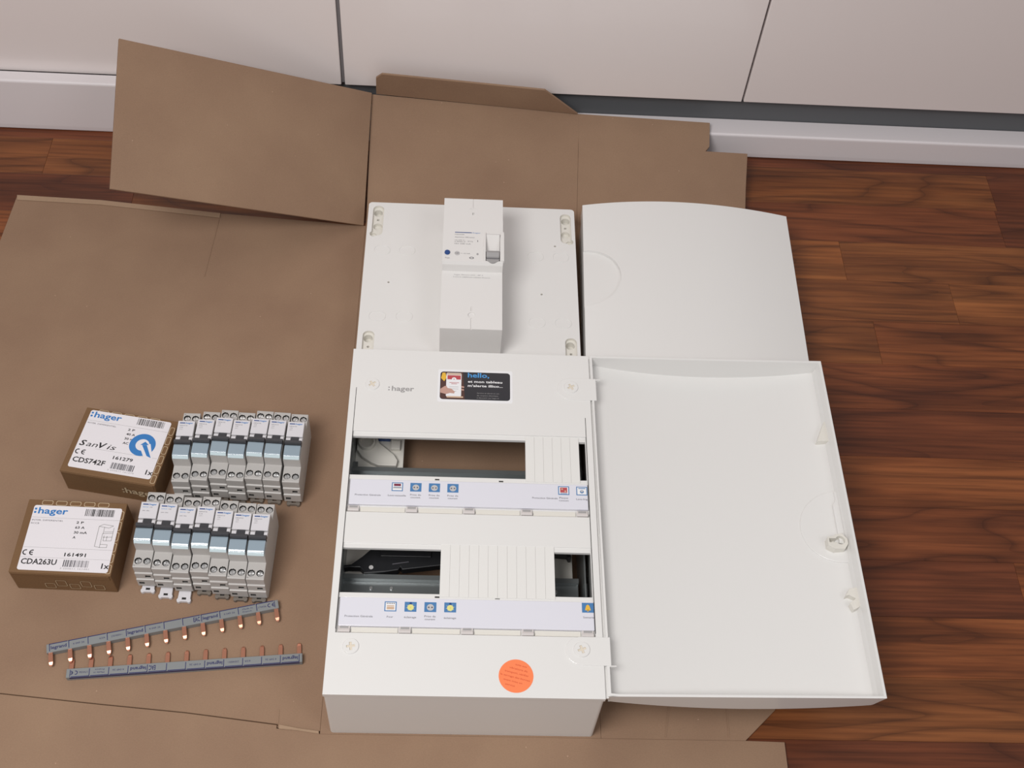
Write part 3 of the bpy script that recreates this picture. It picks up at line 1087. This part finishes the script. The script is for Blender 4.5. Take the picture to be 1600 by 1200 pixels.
for x, y in ((17.6, 566.7), (47.3, 567.6), (17.8, 466.6), (48.3, 467.4), (200.0, 565), (230.4, 565.4), (200.2, 464.8), (230.4, 465.0)):
    MB().use(M['white']).ring(rrect(x - 9.8, x + 9.8, y - 7.2, y + 7.2, 6.8), rrect(x - 9.0, x + 9.0, y - 6.4, y + 6.4, 6.0), PZ - .2, PZ + .5).build('knockout_ring', pl, bevel=.12, seg=1)

# ================================================================== MAIN CIRCUIT BREAKER
mc = empty('main_breaker', 'tall white main circuit breaker standing on the mounting plate', 'circuit breaker', (124.0, 413.0, 3.2 + PZ))
B0 = 0.0
w2 = 33.9
prof = [(0, 0), (0, 50), (81.5, 50), (81.8, 61.0), (84, 65), (148, 65), (148.6, 62.5), (182, 62.5), (184, 60), (184, 0)]
bm_ = MB().use(M['breaker_white']).prism(prof, -w2, w2, 'x').mesh('housing')
c = MB().use(M['breaker_white'])
c.box(-.7, .7, -2, 15, 49, 52).cyl(.3, 19.5, 4.0, 48.6, 52, 20).box(-.7, .7, 25, 31, 49, 52)
c.box(-.6, .6, 168, 186, 61.6, 66).box(-4, 4, 165.4, 166.6, 61.7, 66).box(-1.2, 1.2, 157, 160.5, 60, 66)
c.box(-w2 - 2, w2 + 2, 148.1, 148.8, 61.5, 68)
c2 = MB().use(M['breaker_white']).prism([(14, 85.5), (31, 85.5), (31, 126), (14, 126)], 56, 70)
bm_ = boolean(bm_, c, c2)
link('housing', bm_, mc, bevel=.45, seg=2)
# lever bay
bay = MB().use(M['breaker_white'])
outer = [(12.4, 84.8), (34.9, 84.8), (34.9, 128), (30, 129.5), (17, 129.5), (13.4, 124), (12.2, 106)]
mb = MB().use(M['breaker_white'])
mb.prism([(12.0, 85), (14.6, 85), (14.6, 127), (13.8, 127), (12.4, 118), (11.8, 106)], 62, 66.6).prism([(30.6, 85), (35.2, 85), (35.2, 128), (31.8, 128), (30.6, 120)], 62, 66.9)
mb.build('lever_surround', mc, bevel=.7)
lv = MB().use(M['lgrey']).prism([(88.5, 56.2), (88.5, 59), (91, 66), (95, 68.5), (98.2, 68.0), (105, 58.0), (105, 56.2)], 15.2, 29.8, 'x').build('lever', mc, bevel=.6)
MB().use(M['dgrey']).box(15.4, 29.6, 88.9, 90.4, 62.2, 64.2).build('lever_edge', lv)
MB().use(M['lgrey']).prism([(22.5 + 7.6 * math.cos(math.radians(a)), 88.2 + 5.2 * math.sin(math.radians(a))) for a in range(180, 361, 15)], 62.4, 65.6).build('lever_boss', mc, bevel=.3)
MB().use(M['breaker_white']).prism([(105.2, 56), (105.2, 58), (118, 62.5), (125.6, 65), (125.6, 56)], 14.6, 30.4, 'x').build('lever_ramp', mc, bevel=.4)
MB().use(M['dblue']).cyl(-28.4, 95.6, 3.2, 65, 66.8, 24, 2.9).build('test_button', mc, bevel=.3)
MB().use(M['pgrey']).cyl(-17.4, 95.2, 3.0, 65, 65.4, 22).build('rating_disc', mc, bevel=.1)
mb = MB()
zt = 65.1
mb.use(M['dblue']).rect(-20.5, -1.5, 126.2, 127.3, zt)
txt(mb, ':hager', -1, 126.0, 9.5, 1.6, zt, M['blue'])
txt(mb, 'MZN290', -20.5, 123.0, 10.5, 1.2, zt, M['dgrey'])
txt(mb, 'disjoncteur différentiel', -20.5, 119.0, 22, 1.3, zt, M['dgrey'])
txt(mb, 'Ue 230 V~', -20.5, 114.4, 12, 1.3, zt, M['dgrey'])
txt(mb, 'In 60/90A 2P', -20.5, 112.0, 12, 1.3, zt, M['dgrey'])
txt(mb, '50 Hz', -6, 112.5, 6, 2.2, zt, M['lgrey'])
txt(mb, 'IΔn 500 mA', -20.5, 109.0, 18, 1.4, zt, M['dgrey'])
txt(mb, 'I', 5.0, 113.2, .7, 2.6, zt, M['dgrey'])
txt(mb, '0', 4.4, 93.6, 2.0, 2.6, zt, M['dgrey'], bold=True)
txt(mb, 'Test', -31, 87.2, 5.4, 1.6, zt, M['dgrey'])
txt(mb, '< 15 mA', -13, 94.5, 10, 1.4, zt, M['dgrey'])
txt(mb, 'NF', -19.3, 94.3, 3.8, 1.6, 65.5, M['dgrey'])
mb.use(M['dgrey'])
for k in range(16):
    a0, a1 = 2 * math.pi * k / 16, 2 * math.pi * (k + 1) / 16
    mb.flat([(-1.2 + 2.6 * math.cos(a0), 89 + 1.5 * math.sin(a0)), (-1.2 + 2.6 * math.cos(a1), 89 + 1.5 * math.sin(a1)), (-1.2 + 1.7 * math.cos(a1), 89 + .8 * math.sin(a1)), (-1.2 + 1.7 * math.cos(a0), 89 + .8 * math.sin(a0))], zt)
mb.build('printed_text', mc, fix=False)
mb = MB()
txt(mb, 'hager Electro SAS - BP 3', -20, 76.0, 32, 1.5, 50.1, M['lgrey'])
txt(mb, 'F-67215 OBERNAI CEDEX (France)', -21, 72.6, 41, 1.5, 50.1, M['lgrey'])
mb.build('printed_text', mc, fix=False)

# ================================================================== CURVED LID
lid = empty('curved_lid', 'white plastic cover with gently arched top and half-round finger grip, right of the mounting plate', 'cover', (253.6, 399.4, 3.12), -1.3)
LW, LL = 254.0, 249.0
pts = [(0, 32), (0, 51.5)]
for k in range(1, 32):
    u = k / 32
    pts.append((LW * u, 51.5 + 14.5 * (1 - (2 * u - 1) ** 2) * (1 - .15 * (u - .5))))
pts += [(LW, 51.5), (LW, 32)]
solid = MB().use(M['white']).prism(pts, 0, LL, 'y').mesh('lid')
cutm = MB().use(M['white'])
ns = 48
vs = []
r, cy = 43.0, 131.0
for zz in (0, 1):
    for k in range(ns):
        a = 2 * math.pi * k / ns
        x, y = r * math.cos(a), cy + r * math.sin(a)
        vs.append((x, y, 70.0 if zz else 48.9 + x * .155))
cutm.add(vs, [tuple(range(ns))[::-1], tuple(range(ns, 2 * ns))] + [(i, (i + 1) % ns, ns + (i + 1) % ns, ns + i) for i in range(ns)])
solid = boolean(solid, cutm)
link('lid', solid, lid, bevel=.7, seg=3)
MB().use(M['white']).ring(rrect(1.2, LW - 1.2, 1.2, LL - 1.2, 3), rrect(3.6, LW - 3.6, 3.6, LL - 3.6, 2), 0, 31.6).build('lid_frame', lid, bevel=.3, seg=1)


# ================================================================== SMALL CARTONS
def carton(label, cx, cy, ang, w, l, h, which):
    e = empty('carton', label, 'box', (cx, cy, 3.12), ang, 'small labelled breaker cartons')
    mb = MB().use(M['carton']).box(-w / 2, w / 2, -l / 2, l / 2, 0, h)
    mb.build('body', e, bevel=.9)
    # tuck flap edge on the near side
    MB().use(M['carton']).prism([(-w / 2 + 1, h - 4), (w / 2 - 2, h - 9), (w / 2 - 2, h - 1.2), (-w / 2 + 1, h - 1.2)], -l / 2 - .6, -l / 2 + .1, 'y').build('tuck_flap', e, bevel=.2, seg=1)
    # printed outlines around the rim of the top
    pr = MB().use(M['buff'])

    def outline(x0, x1, y0, y1, z, t=.5, side=None):
        o_, i_ = rrect(x0, x1, y0, y1, 1.6, 3), rrect(x0 + t, x1 - t, y0 + t, y1 - t, 1.3, 3)
        nn = len(o_)
        for i in range(nn):
            j = (i + 1) % nn
            pts = [o_[i], o_[j], i_[j], i_[i]]
            if side is None:
                pr.flat(pts, z)
            elif side == 'near':
                pr.add([(p[0], z, p[1]) for p in pts], [(0, 1, 2, 3)])
            else:
                pr.add([(z, p[0], p[1]) for p in pts], [(0, 1, 2, 3)])
    for k in range(6):
        outline(w / 2 - 6.0, w / 2 - 1.0, -l / 2 + 2 + k * 12, -l / 2 + 12 + k * 12, h + .06)
    for k in range(5):
        outline(-w / 2 + 14 + k * 14, -w / 2 + 25 + k * 14, l / 2 - 6, l / 2 - .8, h + .06)
        if which == 2:
            outline(-w / 2 + 30 + k * 12, -w / 2 + 40 + k * 12, 6 + (k % 2) * 5, 16 + (k % 2) * 7, -l / 2 - .7, side='near')
    pr.build('printed_pattern', e, fix=False)
    if which == 1:
        vs, fs = glyphs(':hager', True)
        s_ = 14.5
        o = MB().use(M['buff']).add([(12 + v[0] * s_ * 1.05, -l / 2 - .75, 14 + v[1] * s_) for v in vs], fs)
        o.build('printed_logo', e, fix=False)
    lx0, lx1, ly0, ly1 = (-44.2, 43.6, -34.0, 37.6) if which == 1 else (-42.0, 45.8, -38.0, 34.2)
    lb = MB().use(M['paper']).prism(rrect(lx0, lx1, ly0, ly1, 2.5), h, h + .2).build('label', e)
    z = h + .26
    # offset so both labels share one layout (layout given in carton 1 coordinates)
    ox, oy = (0, 0) if which == 1 else (2.0, -4.4)
    mb = MB()
    txt(mb, 'hager', -38.8 + ox, 29.2 + oy, 29.5, 7.0, z, M['blue'], bold=True)
    mb.use(M['blue']).rect(-42.8 + ox, -40.6 + ox, 29.4 + oy, 31.6 + oy, z).rect(-42.8 + ox, -40.6 + ox, 33.2 + oy, 35.4 + oy, z)
    barcode(mb, 8 + ox, 37 + ox, 28.4 + oy, 36.4 + oy, z, 3 + which, M['black'])
    mb.use(M['lgrey']).rect(lx0 + .5, lx1 - .5, 24.6 + oy, 24.85 + oy, z)
    txt(mb, 'INTER. DIFFERENTIEL', -42.6 + ox, 20.8 + oy, 31, 1.7, z, M['dgrey'])
    if which == 2:
        txt(mb, 'RCCB', -42.6 + ox, 17.2 + oy, 8, 1.7, z, M['dgrey'])
    rows_ = [('2 P', 7.4), ('40 A' if which == 1 else '63 A', 9.5), ('30 mA', 13.0), ('AC' if which == 1 else 'A', 6 if which == 1 else 3.0)]
    for i, (t_, w_) in enumerate(rows_):
        txt(mb, t_, 1.6 + ox, 19.4 + oy - i * 5.6, w_, 2.6, z, M['black'], bold=True)
    ce_mark(mb, -43.0 + ox, -17.6 + oy, 6.2, z, M['black'])
    txt(mb, 'CDS742F' if which == 1 else 'CDA263U', -42 + ox, -27.0 + oy, 34.5, 5.8, z, M['black'], bold=True)
    txt(mb, '161279' if which == 1 else '161491', -2.0 + ox, -17.2 + oy, 21, 3.8, z, M['black'], bold=True)
    barcode(mb, -1.0 + ox, 23.6 + ox, -28.6 + oy, -21.2 + oy, z, 9 + which, M['dgrey'])
    txt(mb, '3 250611 1' + ('61279' if which == 1 else '61491'), -3 + ox, -31.2 + oy, 28, 1.6, z, M['lgrey'])
    txt(mb, '1x', 36.4 + ox, -29.0 + oy, 7.6, 5.6, z, M['black'], bold=True)
    mb.use(M['lgrey']).rect((-24 if which == 1 else lx0 + .5), lx1 - 1.0, -8.8 + oy, -8.55 + oy, z)
    if which == 1:
        txt(mb, 'S', -42.0, -6.8, 7.0, 6.6, z, M['black'], bold=True, italic=True)
        txt(mb, 'an', -34.6, -6.8, 12.2, 6.2, z, M['black'], italic=True)
        txt(mb, 'V', -21.6, -6.8, 8.6, 6.6, z, M['black'], bold=True, italic=True)
        txt(mb, 'is', -12.4, -6.8, 9.6, 6.2, z, M['black'], italic=True)
        mb.use(M['blue'])
        arc_stroke(mb, 22.4, 5.0, 10.4, 6.6, 0, 360, z + .02, 36)
        mb.use(M['paper']).flat([(17.6, 6.4), (30.4, 7.6), (38.6, -11.0), (28.4, -9.6)], z + .05)
        mb.use(M['blue']).flat([(20.2, 4.6), (29.0, 6.0), (24.2, 9.4)], z + .08)
        mb.flat([(22.2, 4.8), (27.0, 5.6), (36.0, -9.0), (31.0, -7.4)], z + .08)
        mb.use(M['dgrey'])
    else:
        mb.use(M['lgrey']).rect(lx0 + .5, lx1 - 1.0, -19.6 + oy, -19.4 + oy, z)
        mb.use(M['lgrey'])
        # little line drawing of the device
        def ln(x0, y0, x1, y1, t_=.28):
            dx, dy = x1 - x0, y1 - y0
            k_ = math.hypot(dx, dy)
            nx_, ny_ = -dy / k_ * t_, dx / k_ * t_
            mb.flat([(x0 - nx_, y0 - ny_), (x1 - nx_, y1 - ny_), (x1 + nx_, y1 + ny_), (x0 + nx_, y0 + ny_)], z)
        D = [(27, -9.5, 27, 13), (27, 13, 31, 15.5), (31, 15.5, 41, 14), (41, 14, 37, 11.5), (37, 11.5, 27, 13), (32, -10.5, 32, 5), (32, -10.5, 27, -9.5), (32, -10.5, 39, -10.3), (39, -10.3, 39, -7), (32, -7, 39, -7), (33, 7, 42, 7.6), (33, 1, 42, 1.6), (34, -3, 42, -2.6), (32, 5, 42, 6), (42, -2.6, 42, 12), (34, -3, 34, 3), (37, -2.8, 37, 2.5), (32.5, 12.4, 32.5, 5)]
        for s_ in D:
            ln(*s_)
    mb.build('printed_text', lb, fix=False)
    return e


carton('small brown carton with a blue ring logo on its label, nearer the breakers', -240.2, 289.5, -8.9, 100.6, 80.4, 37.2, 1)
carton('small brown carton nearest the camera on the left, label showing a line drawing', -270.6, 181.5, -1.3, 98.8, 81.6, 36.4, 2)

# ================================================================== MODULAR BREAKERS
BWd = 8.8
prof = [(-2.6, 8), (-2.6, 20.5), (-1.2, 21.2), (-1.2, 31.0), (0.4, 32.0), (0, 33), (0, 42.4), (.6, 43), (18.6, 43), (19.2, 54.5), (20.2, 56.5), (38.5, 56.5), (38.5, 55.8), (64.2, 57.6), (65, 56.8), (66, 43), (84.4, 43), (85, 42.4), (85, 8), (83, 0), (2, 0)]
bmesh_body = MB().use(M['grey_body']).prism(prof, -BWd, BWd, 'x').mesh('body')
ct = MB().use(M['hole'])
for y in (7, 78):
    for x in (-4.3, 4.3):
        ct.cyl(x, y, 3.5, 38.0, 46, 20)
ct2 = MB().use(M['hole']).box(1.0, 6.0, -4, 3, 23.6, 27.4).box(-6.8, -1.8, -5, 3, 12.4, 15.6)
bmesh_body = boolean(bmesh_body, ct, ct2)
screw_me = MB().use(M['steel']).cyl(0, 0, 3.2, 0, 2.0, 18, 2.7).mesh('terminal_screw')
screw_me = boolean(screw_me, MB().use(M['steel']).box(-3.5, 3.5, -.4, .4, 1.2, 3), MB().use(M['steel']).box(-.4, .4, -3.5, 3.5, 1.2, 3))
cov_prof = [(19.4, 56.6), (19.0, 58.2), (20.6, 60.6), (22.2, 61.2), (32.6, 61.4), (34.2, 60.6), (34.4, 56.6)]
cov_me = MB().use(M['blue_clear']).prism(cov_prof, -BWd + .5, BWd - .5, 'x').mesh('switch_cover')
glint_me = MB().use(M['lip']).prism([(18.7, 56.2), (18.4, 57.6), (20.2, 60.2), (21.2, 60.6), (20.0, 57.2)], -BWd + .7, BWd - .7, 'x').mesh('cover_lip')  # strip added to hold the painted highlight along the cover edge
lev_me = MB().use(M['handle']).prism([(34.6, 56.6), (34.6, 61.5), (35.6, 63.6), (38.4, 63.4), (39.4, 61.4), (39.4, 58.5), (39.4, 56.6)], -BWd + .15, BWd - .15, 'x').mesh('toggle')
neck_me = MB().use(M['handle']).box(-3.4, 4.6, 39.5, 45.4, 56.7, 59.0).mesh('toggle_neck')
chk_me = MB().use(M['clip_white']).box(-BWd + .3, -3.7, 39.6, 44.4, 56.3, 58.4).box(4.9, BWd - .3, 39.6, 44.4, 56.3, 58.4).mesh('lever_cheeks')
lab_me = MB().use(M['clip_white']).box(-BWd + .25, BWd - .25, 45.6, 64.0, 56.5, 59.2).mesh('front_label')


def lab_text(kind):
    mb = MB()
    z = 59.3
    mb.use(M['dblue']).rect(-6.6, -1.2, 60.7, 61.9, z)
    txt(mb, ':hager', -1.0, 60.5, 8.0, 1.8, z, M['blue'], bold=True)
    if kind == 'a':
        txt(mb, 'MFN716', -6.4, 57.6, 7.8, 1.1, z, M['dgrey'])
        txt(mb, 'C16', -6.2, 55.2, 3.4, 1.3, z, M['dgrey'])
        txt(mb, '230V~', -6.2, 53.0, 4.2, 1.1, z, M['lgrey'])
    elif kind == 'b':
        txt(mb, 'MFN710', -6.4, 57.6, 7.4, 1.1, z, M['dgrey'])
        txt(mb, 'C10', -5.8, 55.4, 2.6, 1.3, z, M['dgrey'])
        txt(mb, '230V~', -6.2, 53.2, 3.8, 1.1, z, M['lgrey'])
    else:
        txt(mb, 'MFS720', -6.4, 57.6, 5.6, 1.1, z, M['skyblue'])
        txt(mb, 'C20', .6, 57.6, 2.6, 1.1, z, M['dgrey'])
        txt(mb, '230V~ 50Hz', -6.2, 53.6, 7.0, 1.0, z, M['dgrey'])
    return mb.mesh('printed_text', False)


lt = {k: lab_text(k) for k in 'abc'}
mbn = MB()
txt(mbn, 'N', -8.0, 1.4, 1.3, 1.3, 43.08, M['dgrey'])
txt(mbn, 'N', -7.6, 82.0, 1.3, 1.3, 43.08, M['dgrey'])
nt_me = mbn.mesh('terminal_mark', False)


def clip_mesh(ext, mt):
    w = 7.2
    pts = [(-w + 1.2, 2), (w - 1.2, 2), (w - 1.0, -ext + 4.5), (w, -ext + 3), (w - .6, -ext + .6), (w - 2.6, -ext), (w - 4.2, -ext + 1.2), (-w + 4.2, -ext + 1.2), (-w + 2.6, -ext), (-w + .6, -ext + .6), (-w, -ext + 3), (-w + 1.0, -ext + 4.5)]
    me = MB().use(mt).prism([(a, b - 2.4) for a, b in pts], .3, 4.2).mesh('rail_clip')
    return boolean(me, MB().use(M['hole']).box(-2.0, 2.0, -ext + .8, -ext + 2.6, 2.2, 6))


clips = {'far': clip_mesh(2.6, M['clip_grey']), 'dark': clip_mesh(3.2, M['clip_grey']), 's': clip_mesh(6.0, M['clip_white']), 'm': clip_mesh(10.0, M['clip_white']), 'l': clip_mesh(10.8, M['clip_white'])}
far_row = [(-170.5, 251.4, .2, 'a'), (-152.1, 253.9, 1.8, 'a'), (-133.3, 256.8, 1.9, 'b'), (-115.0, 254.2, 1.8, 'b'), (-96.6, 256.9, 2.4, 'b'), (-78.1, 255.8, 2.3, 'b'), (-58.0, 254.1, 1.2, 'b')]
near_row = [(-192.3, 153.5, .9, 'c', 's'), (-173.8, 151.9, 1, 'c', 'm'), (-155.1, 148.6, 1, 'c', 'l'), (-136.3, 149.8, 1, 'a', 'dark'), (-118.0, 146.0, 1, 'b', 'dark'), (-99.6, 143.7, 1, 'b', 'dark'), (-81.2, 143.0, 1, 'b', 'dark')]
ordn = ['leftmost', 'second from the left', 'third from the left', 'middle', 'third from the right', 'second from the right', 'rightmost']


def breaker(x, ys_, ang, kind, clip, label):
    a = math.radians(-ang)
    bx, by = x + 7 * math.sin(a), ys_ - 7 * math.cos(a)
    e = empty('circuit_breaker', label, 'circuit breaker', (bx, by, 3.12), -ang, 'slim grey modular circuit breakers in two rows')
    link('body', bmesh_body, e, bevel=.25, seg=1)
    link('switch_cover', cov_me, e, bevel=.4, seg=2)
    link('cover_lip', glint_me, e, bevel=.2, seg=2)
    tg = link('toggle', lev_me, e, bevel=.35, seg=2)
    link('toggle_neck', neck_me, tg, bevel=.3, seg=1)
    link('lever_cheeks', chk_me, e, bevel=.3, seg=1)
    lb = link('front_label', lab_me, e, bevel=.25, seg=1)
    link('printed_text', lt[kind], lb)
    link('terminal_mark', nt_me, e)
    for yy in (7, 78):
        for xx in (-4.3, 4.3):
            s = link('terminal_screw', screw_me, e, bevel=.15, seg=1)
            s.location = (xx * .001, yy * .001, .0398)
            s.rotation_euler = (0, 0, random.uniform(0, 1.5))
    link('rail_clip', clips[clip], e, bevel=.3, seg=1)


for i, (x, y, a, k) in enumerate(far_row):
    lab = 'slim grey circuit breaker, ' + ordn[i] + ' of the far row of seven'
    breaker(x, y, a, k, 'far', lab)
for i, (x, y, a, k, c_) in enumerate(near_row):
    lab = 'slim grey circuit breaker' + (', white clip out' if i < 3 else '') + ', ' + ordn[i] + ' of the near seven'
    breaker(x, y, a, k, c_, lab)


# ================================================================== COPPER COMB BUSBARS
def busbar(label, loc, ang, zt0, flip):
    e = empty('busbar', label, 'busbar', loc, ang, 'grey comb busbars with copper teeth')
    Lg = 222.4
    H_ = 7.0
    sl = MB().use(M['bus_grey']).box(0, Lg, 0, 9.0, 0, H_).build('sleeve', e, bevel=.35, seg=1)
    mb = MB().use(M['navy'])
    z = H_ + .06
    for k in range(12):
        x0 = 2.6 + 18 * k
        mb.rect(x0, x0 + .7, 1.2, 8.6, z)
        mb.rect(x0, x0 + 17.2, 8.1, 8.95, z)
    mb.rect(2.6 + 216, 2.6 + 216.5, 1.2, 8.6, z)
    # navy line along the far side face too
    mb.add([(2.6, 9.05, 6.6), (Lg - 3, 9.05, 6.6), (Lg - 3, 9.05, 3.4), (2.6, 9.05, 3.4)], [(0, 1, 2, 3)])
    cells = {0: 'legrand', 1: '4 049 26', 3: '230/400V~', 4: 'legrand', 5: '4 049 26', 8: 'legrand', 9: '4 049 26'}
    for k, t_ in cells.items():
        x0 = 2.6 + 18 * k
        if t_ == 'legrand':
            txt(mb, t_, x0 + 1.6, 3.0, 14.6, 3.3, z, M['navy'], bold=True)
        else:
            txt(mb, t_, x0 + 4.0, 3.4, 10.8, 1.9, z, M['navy'])
    txt(mb, '63A', 2.6 + 36 + 11, 3.6, 5.4, 1.9, z, M['navy'])
    txt(mb, 'EAC', 2.6 + 126 + 10.6, 2.4, 6.2, 4.6, z, M['navy'], bold=True)
    txt(mb, 'Made in', 2.6 + 180 + 4.4, 4.9, 10, 1.7, z, M['navy'])
    txt(mb, 'France', 2.6 + 180 + 4.6, 2.0, 8.6, 1.7, z, M['navy'])
    txt(mb, '17W06', 2.6 + 198 + 1.8, 3.4, 8.0, 1.9, z, M['navy'])
    ce_mark(mb, 2.6 + 198 + 11.0, 2.4, 4.2, z, M['navy'])
    mb.build('printed_text', sl, fix=False)
    tooth = MB().use(M['copper'])
    w = 2.1
    tooth.add([(-w, .6, zt0), (w, .6, zt0), (w, -9.5, zt0), (-w, -9.5, zt0), (-w, .6, zt0 + 1.5), (w, .6, zt0 + 1.5), (w, -9.5, zt0 + 1.5), (-w, -9.5, zt0 + 1.5),
               (w - .4, -12.0, zt0 - .3), (-w + .4, -12.0, zt0 - .3), (w - .5, -12.0, zt0 + .7), (-w + .5, -12.0, zt0 + .7),
               (w - 1.2, -13.2, zt0 - .6), (-w + 1.2, -13.2, zt0 - .6), (w - 1.2, -13.2, zt0 - .1), (-w + 1.2, -13.2, zt0 - .1)],
              [(4, 7, 6, 5), (0, 1, 2, 3), (0, 4, 5, 1), (1, 5, 6, 2), (3, 7, 4, 0), (7, 11, 10, 6), (3, 2, 8, 9), (2, 6, 10, 8), (9, 11, 7, 3),
               (11, 15, 14, 10), (9, 8, 12, 13), (8, 10, 14, 12), (13, 15, 11, 9), (13, 12, 14, 15)])
    tm = tooth.mesh('tooth')
    for k in range(13):
        o = link('tooth', tm, e, bevel=.25, seg=2)
        o.location.x = (3.4 + 18 * k) * .001
    return e


busbar('grey comb busbar with copper teeth pointing toward the camera, slanting beside the near breakers', (-276.2, 71.2, 3.12), 13.6, 4.2, False)
busbar('grey comb busbar nearest the camera, copper teeth pointing away from it', (-32.4, 76.3, 3.12), 185.3, 1.2, True)
